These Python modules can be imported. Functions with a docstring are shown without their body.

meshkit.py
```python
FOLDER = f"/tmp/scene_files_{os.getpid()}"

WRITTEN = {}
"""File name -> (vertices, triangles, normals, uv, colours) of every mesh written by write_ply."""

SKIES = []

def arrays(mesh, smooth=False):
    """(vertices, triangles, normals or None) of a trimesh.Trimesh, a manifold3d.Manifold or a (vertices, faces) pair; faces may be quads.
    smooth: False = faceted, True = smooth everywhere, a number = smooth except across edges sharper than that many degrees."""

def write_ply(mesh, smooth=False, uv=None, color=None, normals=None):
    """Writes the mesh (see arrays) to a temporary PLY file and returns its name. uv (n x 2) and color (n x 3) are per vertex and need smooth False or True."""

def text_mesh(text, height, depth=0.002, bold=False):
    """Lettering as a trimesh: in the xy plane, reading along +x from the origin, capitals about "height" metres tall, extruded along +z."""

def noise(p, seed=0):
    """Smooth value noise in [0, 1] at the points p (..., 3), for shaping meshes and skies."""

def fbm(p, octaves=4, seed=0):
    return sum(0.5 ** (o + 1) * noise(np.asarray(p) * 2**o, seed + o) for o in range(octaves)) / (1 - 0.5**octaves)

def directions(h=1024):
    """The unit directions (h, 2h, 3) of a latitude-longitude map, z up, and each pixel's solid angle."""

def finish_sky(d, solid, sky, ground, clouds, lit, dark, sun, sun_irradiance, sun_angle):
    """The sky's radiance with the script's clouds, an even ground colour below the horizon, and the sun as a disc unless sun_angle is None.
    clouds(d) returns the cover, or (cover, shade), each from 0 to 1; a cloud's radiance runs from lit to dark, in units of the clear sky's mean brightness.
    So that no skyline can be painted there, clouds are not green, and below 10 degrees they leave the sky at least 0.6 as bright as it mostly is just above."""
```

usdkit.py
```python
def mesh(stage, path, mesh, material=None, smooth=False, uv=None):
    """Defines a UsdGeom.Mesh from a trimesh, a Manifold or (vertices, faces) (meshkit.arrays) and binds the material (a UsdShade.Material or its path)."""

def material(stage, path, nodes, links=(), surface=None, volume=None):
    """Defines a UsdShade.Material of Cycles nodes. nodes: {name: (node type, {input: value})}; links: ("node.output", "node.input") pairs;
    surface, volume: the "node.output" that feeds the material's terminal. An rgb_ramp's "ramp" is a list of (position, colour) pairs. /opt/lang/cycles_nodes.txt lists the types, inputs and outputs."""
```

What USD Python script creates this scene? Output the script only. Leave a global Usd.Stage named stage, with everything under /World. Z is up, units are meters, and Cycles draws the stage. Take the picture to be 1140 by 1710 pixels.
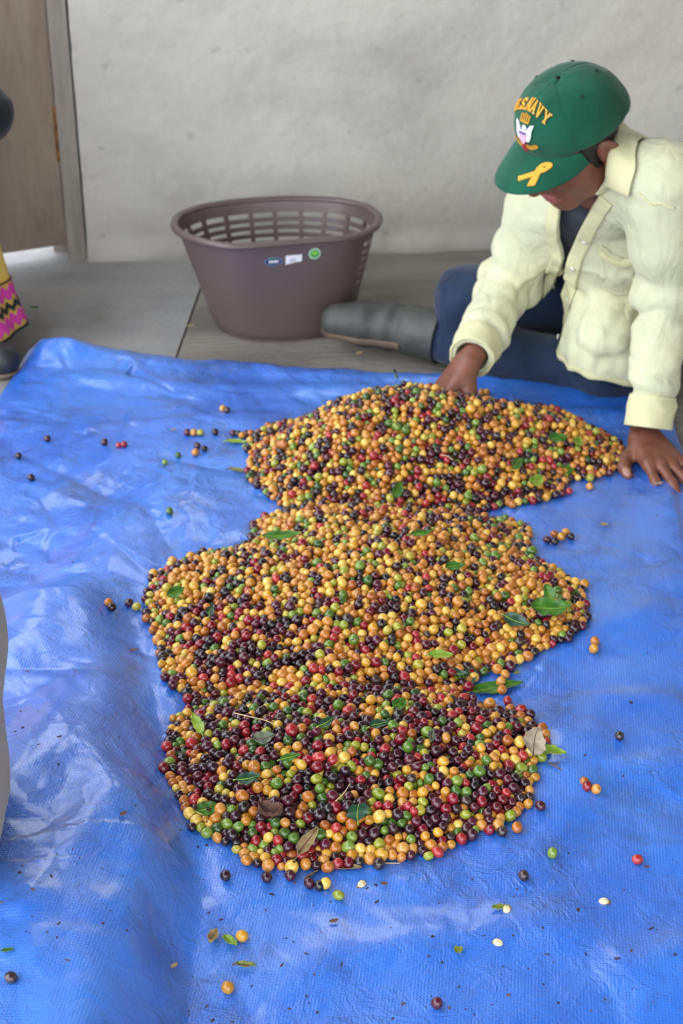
import math, random
import numpy as np, trimesh, manifold3d, shapely
from shapely import affinity
from shapely.geometry import Polygon, LineString, Point
from scipy.spatial import cKDTree
import usdkit, meshkit
from pxr import Usd, UsdGeom, UsdLux, UsdShade, Sdf, Gf, Vt

random.seed(7)
RNG = np.random.default_rng(7)
stage = Usd.Stage.CreateInMemory()
UsdGeom.SetStageUpAxis(stage, "Z")
UsdGeom.SetStageMetersPerUnit(stage, 1.0)
UsdGeom.Xform.Define(stage, "/World")

# ------------------------------------------------------------------ camera, sky, exposure
FPX, CX, CY = 2500.0, 570.0, 855.0          # focal length in pixels of the 1140 x 1710 frame
PITCH = math.radians(28.0)
EYE = np.array([0.0, 0.0, 1.15])
FWD = np.array([0, math.cos(PITCH), -math.sin(PITCH)])
UPV = np.array([0, math.sin(PITCH), math.cos(PITCH)])
cam = UsdGeom.Camera.Define(stage, "/World/camera")
HA = 14.8
cam.CreateHorizontalApertureAttr(HA)
cam.CreateVerticalApertureAttr(HA * 1.5)
cam.CreateFocalLengthAttr(FPX / 1140 * HA)
cam.CreateFStopAttr(4.5)
cam.CreateFocusDistanceAttr(1.72)
cam.CreateClippingRangeAttr((0.05, 200.0))
cam.CreateExposureAttr(0.0)
x = cam.AddTransformOp()
x.Set(Gf.Matrix4d(1, 0, 0, 0, *UPV, 0, *(-FWD), 0, *EYE, 1))

dome = UsdLux.DomeLight.Define(stage, "/World/sky")
dome.CreateIntensityAttr(1.5)
dome.CreateColorAttr(Gf.Vec3f(0.93, 0.98, 1.06))


# ------------------------------------------------------------------ helpers: points, materials, prims
def ray(px, py):
    return FWD + (px - CX) / FPX * np.array([1.0, 0, 0]) - (py - CY) / FPX * UPV


def at(px, py, y):
    """The point on the sight line of a pixel at the distance y from the camera's foot."""
    d = ray(px, py)
    return EYE + d * (y / d[1])


def ground(px, py, z=0.0):
    d = ray(px, py)
    return EYE + d * ((z - EYE[2]) / d[2])


def project(p):
    q = np.asarray(p, float) - EYE
    w = q @ FWD
    return np.stack([CX + FPX * q[..., 0] / w, CY - FPX * (q @ UPV) / w, w], -1)


used = {}


def numbered(parent, name):
    key = (parent, name)
    used[key] = used.get(key, -1) + 1
    return f"{parent}/{name}" + (f"_{used[key]:03d}" if used[key] else "")


def path_of(parent):
    return "/World" if parent is None else (parent if isinstance(parent, str) else str(parent.GetPath()))


def tag(prim, label=None, category=None, group=None, kind=None):
    p = prim if isinstance(prim, Usd.Prim) else prim.GetPrim()
    for k, v in (("label", label), ("category", category), ("group", group), ("kind", kind)):
        if v:
            p.SetCustomDataByKey(k, v)
    return p


def obj(name, mesh, mat, parent=None, smooth=30, label=None, category=None, group=None, kind=None):
    p = usdkit.mesh(stage, numbered(path_of(parent), name), mesh, mat, smooth=smooth).GetPrim()
    return tag(p, label, category, group, kind)


def thing(name, label, category, loc=(0, 0, 0), rotz=0.0, group=None, kind=None):
    xf = UsdGeom.Xform.Define(stage, numbered("/World", name))
    xf.AddTranslateOp().Set(Gf.Vec3d(*map(float, loc)))
    xf.AddRotateZOp().Set(float(math.degrees(rotz)))
    return tag(xf, label, category, group, kind)


def M(name, nodes, links=(), surface="p.BSDF"):
    return usdkit.material(stage, "/World/Looks/" + name, nodes, links, surface=surface)


def srgb(r, g, b):
    c = np.array([r, g, b], float) / 255
    return tuple(np.where(c < 0.04045, c / 12.92, ((c + 0.055) / 1.055) ** 2.4))


def plain(name, col, rough=0.5, **kw):
    return M(name, {"p": ("principled_bsdf", {"base_color": srgb(*col), "roughness": rough, **kw})})


def noisy(name, cols, scale, rough=0.6, detail=4, bump=0.0, bump_scale=None, dist=0.01, stretch=(1, 1, 1), distort=0.0, coords="geo", **kw):
    """A base colour that wanders between colours with noise, and a noise bump."""
    src = ("geometry", {}) if coords == "geo" else ("texture_coordinate", {})
    out = "g.position" if coords == "geo" else "g.object"
    nodes = {"g": src, "m": ("mapping", {"scale": stretch}), "n": ("noise_texture", {"scale": scale, "detail": detail, "roughness": 0.6, "distortion": distort}),
             "r": ("rgb_ramp", {"ramp": [(a, srgb(*c)) for a, c in cols]}), "p": ("principled_bsdf", {"roughness": rough, **kw})}
    links = [(out, "m.vector"), ("m.vector", "n.vector"), ("n.fac", "r.fac"), ("r.color", "p.base_color")]
    if bump:
        nodes["n2"] = ("noise_texture", {"scale": bump_scale or scale * 4, "detail": 3})
        nodes["b"] = ("bump", {"strength": bump, "distance": dist})
        links += [("m.vector", "n2.vector"), ("n2.fac", "b.height"), ("b.normal", "p.normal")]
    return M(name, nodes, links)


# ------------------------------------------------------------------ helpers: shapes
def box(lo, hi):
    lo, hi = np.array(lo, float), np.array(hi, float)
    m = trimesh.creation.box(hi - lo)
    m.apply_translation((lo + hi) / 2)
    return m


def tube(pts, radii, n=10, caps=True):
    """A tube along points with one radius per point."""
    pts = np.asarray(pts, float)
    radii = np.broadcast_to(np.asarray(radii, float), len(pts))
    t = np.gradient(pts, axis=0)
    t /= np.linalg.norm(t, axis=1, keepdims=True) + 1e-12
    ref = np.array([0, 0, 1.0]) if abs(t[0][2]) < 0.9 else np.array([1.0, 0, 0])
    u = np.cross(ref, t[0]); u /= np.linalg.norm(u)
    rings = []
    for i in range(len(pts)):
        u = u - t[i] * (u @ t[i]); u /= np.linalg.norm(u)
        w = np.cross(t[i], u)
        a = np.linspace(0, 2 * np.pi, n, endpoint=False)[:, None]
        rings.append(pts[i] + radii[i] * (np.cos(a) * u + np.sin(a) * w))
    return skin(rings, caps)


def skin(rings, caps=True, closed=True):
    """Quads between rings of equal length, triangulated."""
    rings = np.asarray(rings, float)
    k, n = rings.shape[:2]
    v = rings.reshape(-1, 3)
    f = []
    m = n if closed else n - 1
    i, j = np.meshgrid(np.arange(k - 1), np.arange(m), indexing="ij")
    a, b = (i * n + j).ravel(), (i * n + (j + 1) % n).ravel()
    f = np.vstack([np.stack([a, b, b + n], 1), np.stack([a, b + n, a + n], 1)])
    if caps:
        v = np.vstack([v, rings[0].mean(0), rings[-1].mean(0)])
        c0, c1 = k * n, k * n + 1
        jj = np.arange(n)
        f = np.vstack([f, np.stack([np.full(n, c0), (jj + 1) % n, jj], 1), np.stack([np.full(n, c1), (k - 1) * n + jj, (k - 1) * n + (jj + 1) % n], 1)])
    return trimesh.Trimesh(v, f, process=False)


def join(ms):
    return trimesh.util.concatenate([m for m in ms if m is not None])


def sheet(P, thick):
    """A grid of points (n, m, 3) made into a sheet with a thickness along its normals and closed edges."""
    P = np.asarray(P, float)
    n, m = P.shape[:2]
    du, dv = np.gradient(P, axis=0), np.gradient(P, axis=1)
    N = np.cross(du, dv); N /= np.linalg.norm(N, axis=2, keepdims=True) + 1e-12
    top, bot = P + N * thick / 2, P - N * thick / 2
    idx = np.arange(n * m).reshape(n, m)
    a, b, c, d = idx[:-1, :-1].ravel(), idx[1:, :-1].ravel(), idx[1:, 1:].ravel(), idx[:-1, 1:].ravel()
    f = [np.stack([a, b, c], 1), np.stack([a, c, d], 1), np.stack([a, c, b], 1) + n * m, np.stack([a, d, c], 1) + n * m]
    rim = np.concatenate([idx[0, :-1], idx[:-1, -1], idx[-1, :0:-1], idx[:0:-1, 0]])
    r2 = np.roll(rim, -1)
    f += [np.stack([rim, r2, r2 + n * m], 1), np.stack([rim, r2 + n * m, rim + n * m], 1)]
    return trimesh.Trimesh(np.vstack([top.reshape(-1, 3), bot.reshape(-1, 3)]), np.vstack(f), process=False)


def prism(poly, depth):
    gs = getattr(poly, "geoms", [poly])
    return join([trimesh.creation.extrude_polygon(g, depth, engine="earcut") for g in gs if g.area > 0])


def rot(axis, deg):
    return trimesh.transformations.rotation_matrix(math.radians(deg), axis)[:3, :3]


def unit(v):
    v = np.asarray(v, float)
    return v / np.linalg.norm(v)


# --- implicit bodies: smooth unions of cones and ellipsoids, meshed by surface nets
def cone(a, b, ra, rb):
    a, b = np.asarray(a, float), np.asarray(b, float)
    ab = b - a
    L2 = ab @ ab

    def f(p):
        t = np.clip((p - a) @ ab / L2, 0, 1)
        return np.linalg.norm(p - a - t[:, None] * ab, axis=1) - (ra + (rb - ra) * t)
    return f


def ellipsoid(c, r, R=None):
    c, r = np.asarray(c, float), np.asarray(r, float)

    def f(p):
        q = p - c
        if R is not None:
            q = q @ R
        k0 = np.linalg.norm(q / r, axis=1)
        k1 = np.linalg.norm(q / r ** 2, axis=1)
        return k0 * (k0 - 1) / np.maximum(k1, 1e-9)
    return f


def smin(a, b, k):
    h = np.maximum(k - np.abs(a - b), 0) / k
    return np.minimum(a, b) - h * h * k * 0.25


def blend(fs, k):
    def f(p):
        d = fs[0](p)
        for g in fs[1:]:
            d = smin(d, g(p), k)
        return d
    return f


def nets(f, lo, hi, h, block=8, slack=1.6):
    """Surface nets of f = 0, evaluated only in the blocks near the surface."""
    lo, hi = np.asarray(lo, float), np.asarray(hi, float)
    nb = np.ceil((hi - lo) / (h * block)).astype(int)
    n = nb * block
    bc = np.stack(np.meshgrid(*[np.arange(k) for k in nb], indexing="ij"), -1).reshape(-1, 3)
    cen = lo + (bc * block + block / 2) * h
    d = f(cen)
    V = np.repeat(np.repeat(np.repeat(d.reshape(nb), block, 0), block, 1), block, 2).astype(np.float32)
    near = np.abs(d) < h * block * 0.87 * slack
    o = np.stack(np.meshgrid(*[np.arange(block)] * 3, indexing="ij"), -1).reshape(-1, 3)
    for part in np.array_split(bc[near], max(1, int(near.sum()) // 600)):
        ijk = (part[:, None] * block + o[None]).reshape(-1, 3)
        V[ijk[:, 0], ijk[:, 1], ijk[:, 2]] = f(lo + ijk * h)
    S = V < 0
    c = [np.s_[a:n[k] - 1 + a] for k in range(3) for a in (0, 1)]
    corners = [(a, b, e) for a in (0, 1) for b in (0, 1) for e in (0, 1)]
    cnt = sum(S[a:n[0] - 1 + a, b:n[1] - 1 + b, e:n[2] - 1 + e].astype(np.int8) for a, b, e in corners)
    act = np.argwhere((cnt > 0) & (cnt < 8))
    idx = np.full(tuple(n - 1), -1, np.int64)
    idx[act[:, 0], act[:, 1], act[:, 2]] = np.arange(len(act))
    acc, num = np.zeros((len(act), 3)), np.zeros(len(act))
    for a in corners:
        for k in range(3):
            if a[k] == 0:
                b = list(a); b[k] = 1
                va = V[act[:, 0] + a[0], act[:, 1] + a[1], act[:, 2] + a[2]]
                vb = V[act[:, 0] + b[0], act[:, 1] + b[1], act[:, 2] + b[2]]
                x = (va < 0) != (vb < 0)
                t = np.where(x, va / np.where(x, va - vb, 1), 0)
                q = np.array(a, float) + np.eye(3)[k] * t[:, None]
                acc += np.where(x[:, None], q, 0)
                num += x
    v = lo + (act + acc / num[:, None]) * h
    faces = []
    for k in range(3):
        sl0 = [slice(1, n[j] - 1) for j in range(3)]; sl1 = [slice(1, n[j] - 1) for j in range(3)]
        sl0[k], sl1[k] = slice(0, n[k] - 1), slice(1, n[k])
        A, B = S[tuple(sl0)], S[tuple(sl1)]
        e = np.argwhere(A != B)
        off = np.array([1, 1, 1]); off[k] = 0
        e0 = e + off
        inside = A[e[:, 0], e[:, 1], e[:, 2]]
        i, j = [q for q in range(3) if q != k]
        if k == 1:
            i, j = j, i
        di, dj = np.eye(3, dtype=int)[i], np.eye(3, dtype=int)[j]
        g = lambda q: idx[q[:, 0], q[:, 1], q[:, 2]]
        quad = np.stack([g(e0 - di - dj), g(e0 - dj), g(e0), g(e0 - di)], 1)
        quad = np.where(inside[:, None], quad, quad[:, ::-1])
        faces.append(quad)
    q = np.vstack(faces)
    q = q[(q >= 0).all(1)]
    return trimesh.Trimesh(v, np.vstack([q[:, [0, 1, 2]], q[:, [0, 2, 3]]]), process=False)


def relax(m, k=4):
    from scipy.sparse import coo_matrix
    e = m.edges_unique
    n = len(m.vertices)
    i, j = np.concatenate([e[:, 0], e[:, 1]]), np.concatenate([e[:, 1], e[:, 0]])
    W = coo_matrix((np.ones(len(i)), (i, j)), shape=(n, n)).tocsr()
    deg = np.maximum(np.asarray(W.sum(1)).ravel(), 1)[:, None]
    v = np.array(m.vertices)
    for a in (0.5, -0.5) * (k // 2) + (0.3,) * (k % 2):
        v += a * (W @ v / deg - v)
    m.vertices = v
    return m


# ------------------------------------------------------------------ setting: walls, floor, roof, door
wall_mat = M("plaster", {
    "g": ("geometry", {}), "m": ("mapping", {"scale": (1, 1, 1.25)}),
    "n": ("noise_texture", {"scale": 2.2, "detail": 6, "roughness": 0.62, "distortion": 0.4}),
    "r": ("rgb_ramp", {"ramp": [(0.28, srgb(166, 162, 154)), (0.45, srgb(186, 183, 174)), (0.6, srgb(194, 190, 180)), (0.75, srgb(176, 170, 159))]}),
    "n3": ("noise_texture", {"scale": 13, "detail": 3, "roughness": 0.55}),
    "r3": ("rgb_ramp", {"ramp": [(0.66, (0, 0, 0)), (0.8, (0.8, 0.8, 0.8))]}),
    "s": ("separate_xyz", {}), "mr": ("map_range", {"from_min": 0.16, "from_max": 0.0, "to_min": 0.0, "to_max": 0.75, "clamp": True}),
    "nd": ("noise_texture", {"scale": 7, "detail": 5}), "mm": ("math", {"math_type": "multiply", "use_clamp": True}),
    "x1": ("mix", {"color2": srgb(118, 112, 104)}), "x2": ("mix", {"color2": srgb(112, 106, 96)}),
    "b": ("bump", {"strength": 0.3, "distance": 0.01}), "n2": ("noise_texture", {"scale": 40, "detail": 5}),
    "p": ("principled_bsdf", {"roughness": 0.85})},
    [("g.position", "m.vector"), ("m.vector", "n.vector"), ("n.fac", "r.fac"), ("m.vector", "n3.vector"), ("n3.fac", "r3.fac"), ("r.color", "x1.color1"), ("r3.color", "x1.fac"),
     ("g.position", "s.vector"), ("s.z", "mr.value"), ("g.position", "nd.vector"), ("mr.result", "mm.value1"), ("nd.fac", "mm.value2"), ("mm.value", "x2.fac"), ("x1.color", "x2.color1"),
     ("x2.color", "p.base_color"), ("g.position", "n2.vector"), ("n2.fac", "b.height"), ("b.normal", "p.normal")])
floor_mat = noisy("concrete", [(0.3, (112, 110, 108)), (0.5, (140, 139, 138)), (0.7, (156, 154, 150))], 3.5, 0.75, 6, bump=0.35, bump_scale=60, dist=0.006)
floor_dark = noisy("concrete_worn", [(0.25, (92, 86, 80)), (0.5, (126, 120, 112)), (0.75, (146, 140, 132))], 4.0, 0.8, 7, bump=0.5, bump_scale=45, dist=0.008, stretch=(0.6, 1.6, 1))

WA, WB = ground(147, 431), ground(830, 411)                      # the foot of the back wall
WD = unit(WB - WA); WN = np.array([-WD[1], WD[0], 0])            # along the wall; away from the camera
WYAW = math.atan2(WD[1], WD[0])


def wall_box(s0, s1, z0, z1, t0=0.0, t1=0.16):
    m = box((s0, t0, z0), (s1, t1, z1))
    m.apply_transform(trimesh.transformations.rotation_matrix(WYAW, [0, 0, 1]))
    m.apply_translation(WA)
    return m


def rough_wall(s0, s1, z0, z1):
    """The wall's front as a fine uneven plaster face with its base swelling out to the floor."""
    S, Z = np.meshgrid(np.linspace(s0, s1, 160), np.linspace(z1, z0, 130) if False else z1 + (z0 - z1) * np.linspace(0, 1, 130) ** 0.6, indexing="ij")
    q = np.stack([S, Z, S * 0], -1)
    t = (meshkit.fbm(q * 6, 4, 3) - 0.5) * 0.012 + (meshkit.fbm(q * 40, 2, 5) - 0.5) * 0.002
    t -= 0.02 * np.exp(-(Z / 0.03) ** 2) * (0.3 + 1.4 * meshkit.fbm(q * [9, 2, 1], 3, 8))
    P = WA + S[..., None] * WD + t[..., None] * WN + Z[..., None] * np.array([0, 0, 1.0])
    return sheet(P, 0.02)


obj("wall_back", join([rough_wall(0.002, 3.2, -0.01, 1.0), wall_box(0.0, 3.2, -0.02, 0.985, 0.02, 0.16), wall_box(0.0, 3.2, 0.99, 1.05, 0.002, 0.16), wall_box(0.0, 0.22, 1.05, 1.75), wall_box(1.0, 3.2, 1.05, 1.75), wall_box(0.0, 3.2, 1.75, 2.35), wall_box(-3.2, -0.95, -0.02, 2.35), wall_box(-0.95, 0.0, 2.05, 2.35)]), wall_mat, kind="structure", label="grey plastered wall with stains behind the basket", smooth=40)
right_m = box((2.6, -2.5, -0.02), (2.76, 4.1, 2.6))
obj("wall_right", right_m, wall_mat, kind="structure", label="grey wall closing the porch on one side")
obj("ceiling", box((-1.0, -1.5, 2.35), (2.8, 4.1, 2.45)), plain("roof_boards", (120, 110, 100), 0.8), kind="structure", label="porch roof of plain boards")
# floor: two slabs with an open joint between them
J0, J1 = ground(298, 585), ground(335, 480)
JD = unit(J1 - J0)
Ja, Jb = J0 - JD * 6, J0 + JD * 1.2
E = 0.0022 * np.array([JD[1], -JD[0], 0])


def slab(poly, z0, z1):
    m = trimesh.creation.extrude_polygon(Polygon(poly), z1 - z0, engine="earcut")
    m.apply_translation((0, 0, z0))
    return m


floor = obj("floor", box((-12, -12, -0.12), (12, 16, -0.03)), floor_mat, kind="structure", label="grey concrete floor of the porch")
obj("slab", slab([(Ja - E)[:2], (Jb - E)[:2], (-12, 16), (-12, -12)], -0.03, 0.0), floor_mat, floor, label="paler smooth concrete slab")
obj("slab", slab([(Ja + E)[:2], (12, -12), (12, 16), (Jb + E)[:2]], -0.03, -0.001), floor_dark, floor, label="darker worn concrete slab")
# door: an ajar panel hung at the opening's edge, its jamb and hinge
door_mat = noisy("door_wood", [(0.25, (106, 86, 68)), (0.42, (142, 128, 114)), (0.58, (158, 142, 124)), (0.75, (120, 100, 80))], 3.0, 0.7, 6, bump=0.25, bump_scale=30, stretch=(1.4, 1.4, 0.45), distort=0.5)
jamb_mat = noisy("jamb_wood", [(0.25, (84, 76, 68)), (0.5, (150, 142, 132)), (0.75, (122, 110, 98))], 5.0, 0.75, 5, bump=0.2, bump_scale=40, stretch=(2, 2, 0.35))
rust = noisy("rust", [(0.3, (92, 60, 30)), (0.6, (150, 105, 45)), (0.8, (70, 45, 30))], 40, 0.7, bump=0.3)
obj("trim_1", join([wall_box(-0.044, -0.003, -0.01, 2.05, -0.012, 0.1), wall_box(-0.085, -0.044, -0.01, 2.0, 0.055, 0.1), wall_box(-1.04, -0.95, -0.01, 2.05, -0.012, 0.1), wall_box(-0.95, -0.044, 1.97, 2.05, -0.012, 0.1)]), jamb_mat, kind="structure", label="weathered grey timber frame around the doorway")
win = UsdGeom.Xform.Define(stage, "/World/window_1")
tag(win.GetPrim(), "open timber framed window above the basket", None, None, "structure")
obj("frame", join([wall_box(0.22, 0.25, 1.05, 1.75, 0.02, 0.1), wall_box(0.97, 1.0, 1.05, 1.75, 0.02, 0.1), wall_box(0.25, 0.97, 1.05, 1.08, 0.02, 0.1), wall_box(0.25, 0.97, 1.72, 1.75, 0.02, 0.1)]), jamb_mat, win.GetPrim())
for k_ in range(1, 3):
    obj("bar", wall_box(0.25 + 0.24 * k_ - 0.008, 0.25 + 0.24 * k_ + 0.008, 1.08, 1.72, 0.05, 0.066), jamb_mat, win.GetPrim())
door = UsdGeom.Xform.Define(stage, "/World/door_1")
hp = WA + WD * -0.046 + WN * 0.004
door.AddTranslateOp().Set(Gf.Vec3d(*hp)); DANG = WYAW + math.radians(22)
door.AddRotateZOp().Set(math.degrees(DANG))
tag(door.GetPrim(), "brown stained wooden half door standing slightly ajar", None, None, "structure")
obj("door_panel", box((-0.87, 0.0, 0.035), (-0.004, 0.035, 0.93)), door_mat, door.GetPrim())
hg = [trimesh.creation.cylinder(0.007, 0.024, sections=14) for _ in range(5)]
for i, c in enumerate(hg):
    c.apply_translation((0.004, -0.004, 0.245 + 0.026 * i))
obj("hinge_barrel", join(hg), rust, door.GetPrim(), label="rusty hinge barrel")
obj("hinge_leaf", box((-0.008, -0.003, 0.235), (0.0, 0.001, 0.36)), rust, door.GetPrim(), label="rusty hinge plate")

# ------------------------------------------------------------------ tarpaulin
FLc, FRc = ground(42, 590)[:2], ground(1108, 664)[:2]
rd = unit(ground(1142, 760)[:2] - FRc); ld = unit(ground(-30, 720)[:2] - FLc)
NRc, NLc = FRc + rd * ((FRc[1] - 0.86) / -rd[1]), FLc + ld * ((FLc[1] - 0.86) / -ld[1])


def polydist(P, line):
    """Signed distance (positive on the left of the line's direction) and place along it, 0 to 1."""
    line = np.asarray(line, float)
    seg = np.diff(line, axis=0); L = np.linalg.norm(seg, axis=1); cum = np.concatenate([[0], np.cumsum(L)])
    best = np.full(len(P), 1e9); sd = np.zeros(len(P)); al = np.zeros(len(P))
    for i in range(len(seg)):
        q = P - line[i]
        t = np.clip(q @ seg[i] / L[i] ** 2, 0, 1)
        r = q - t[:, None] * seg[i]
        d = np.linalg.norm(r, axis=1)
        s = np.sign(seg[i][0] * q[:, 1] - seg[i][1] * q[:, 0])
        k = d < best
        best[k], sd[k], al[k] = d[k], (d * s)[k], ((cum[i] + t * L[i]) / cum[-1])[k]
    return sd, al


def gline(*pp):
    return [ground(a, b)[:2] for a, b in pp]


def fade(al, a=0.15):
    return np.clip(al / a, 0, 1) ** 0.7 * np.clip((1 - al) / a, 0, 1) ** 0.7


CREASE = gline((290, 1900), (305, 1760), (326, 1640), (346, 1540), (352, 1460), (326, 1370), (296, 1270), (268, 1160), (240, 1060), (236, 980))


def facets(step, amp, seed, stretch):
    from scipy.interpolate import LinearNDInterpolator
    r = np.random.default_rng(seed)
    n = int(2.6 * 2.9 / step ** 2)
    pts = np.column_stack([r.uniform(-1.3, 1.3, n), r.uniform(0.5, 3.4, n)])
    th = 0.5
    Rm = np.array([[math.cos(th), -math.sin(th)], [math.sin(th), math.cos(th)]]) @ np.diag([1, 1 / stretch])
    f = LinearNDInterpolator(pts @ Rm, r.uniform(0, amp, n), fill_value=amp / 2)
    return lambda P: f(P @ Rm)


FACET = [facets(0.15, 0.014, 5, 1.9), facets(0.055, 0.0052, 6, 1.6), facets(0.022, 0.0015, 7, 1.5)]


def tarp_z(P):
    P = np.atleast_2d(np.asarray(P, float))[:, :2]
    q = np.column_stack([P, np.zeros(len(P))])
    warp = (meshkit.fbm(q * 5, 3, 21) - 0.5) * 0.05
    z = np.zeros(len(P))
    sd, al = polydist(P, CREASE)
    s = np.maximum(sd + warp * 0.7, 0)
    amp = 0.098 * np.clip(1.15 - al * 0.75, 0.2, 1) * np.clip((1 - al) / 0.1, 0, 1)
    z += np.where(sd > -0.06, amp * (1 - np.exp(-(s / 0.060) ** 2)) * np.exp(-s / 0.7), 0)
    # the far edge lies over a roll of itself, thick at the left corner
    sd, al = polydist(P, gline((36, 612), (100, 600), (200, 590), (320, 592), (420, 604), (520, 608), (700, 625), (800, 645), (1110, 690)))
    a = np.interp(al, [0, 0.08, 0.2, 0.3, 0.38, 0.5, 1], [0.02, 0.055, 0.055, 0.036, 0.028, 0.028, 0.010])
    z += a * np.exp(-((sd + warp * 0.3) / np.where(sd > 0, 0.045, 0.075)) ** 2)
    for line, amp, wl, wr in (
        (gline((330, 790), (250, 860), (170, 930), (110, 1000), (70, 1090), (30, 1180)), 0.02, 0.10, 0.05),
        (gline((20, 1450), (120, 1270), (200, 1180), (270, 1120)), 0.014, 0.05, 0.08),
        (gline((-60, 712), (90, 726), (250, 722), (480, 700)), 0.006, 0.02, 0.06),
        (gline((60, 640), (300, 655), (560, 660), (760, 668)), 0.006, 0.03, 0.03),
        (gline((1112, 790), (1128, 880), (1150, 1010)), 0.008, 0.012, 0.05),
        (gline((830, 690), (930, 700), (1060, 704)), 0.006, 0.015, 0.03),
        (gline((860, 1500), (960, 1320), (1000, 1180)), 0.005, 0.06, 0.03),
        (gline((1000, 1640), (1140, 1600), (1300, 1590)), 0.008, 0.03, 0.05),
        (gline((1010, 1300), (1120, 1280), (1250, 1290)), 0.005, 0.02, 0.04),
        (gline((420, 1690), (560, 1600), (800, 1570), (1000, 1540)), 0.006, 0.04, 0.03),
        (gline((830, 1220), (960, 1180), (1140, 1170)), 0.005, 0.02, 0.04),
        (gline((880, 1110), (1000, 1060), (1140, 1010)), 0.004, 0.03, 0.03),
        (gline((30, 1640), (150, 1480), (230, 1360)), 0.008, 0.04, 0.04),
        (gline((250, 1720), (240, 1600), (260, 1450)), 0.007, 0.02, 0.03),
        (gline((40, 860), (160, 800), (300, 740)), 0.005, 0.03, 0.04)):
        sd, al = polydist(P, line)
        sd = sd + warp * 0.35
        z += amp * fade(al) * np.exp(-(sd / np.where(sd > 0, wl, wr)) ** 2)
    z += np.maximum(0, meshkit.fbm(q * [5, 6, 1], 4, 2) - 0.44) * 0.016
    # crumpled facets between sharp creases, strongest on the left and along the far edge
    Pw = P + 0.012 * np.column_stack([meshkit.fbm(q * 16, 2, 71) - 0.5, meshkit.fbm(q * 16, 2, 72) - 0.5])
    left = np.clip((0.22 - P[:, 0]) / 0.35, 0, 1) * np.clip((P[:, 1] - 0.9) / 0.5, 0.25, 1)
    far = np.clip((P[:, 1] - 2.45) / 0.25, 0, 1)
    m = 0.26 + 0.74 * np.maximum(left, far)
    z += m * (FACET[0](Pw) + FACET[1](Pw)) + (0.5 + 0.5 * m) * FACET[2](Pw)
    return z + 0.0015


NU, NV = 380, 520
U, Vv = np.meshgrid(np.linspace(0, 1, NU), np.linspace(0, 1, NV), indexing="ij")
TP = (FLc * (1 - U[..., None]) + FRc * U[..., None]) * (1 - Vv[..., None]) + (NLc * (1 - U[..., None]) + NRc * U[..., None]) * Vv[..., None]
edge_wave = np.column_stack([U.ravel() * 9, Vv.ravel() * 9, np.zeros(NU * NV)])
TP = TP + ((meshkit.fbm(edge_wave, 3, 31).reshape(NU, NV) - 0.5) * 0.03)[..., None] * np.array([0.6, 1.0])
TZ = tarp_z(TP.reshape(-1, 2)).reshape(NU, NV)
tarp_edge = np.minimum(1, np.minimum(np.minimum(U, 1 - U) * 26, np.minimum(Vv, 1 - Vv) * 40))
TZ = 0.002 + (TZ - 0.002) * np.clip(tarp_edge, 0, 1) ** 0.5
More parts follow.
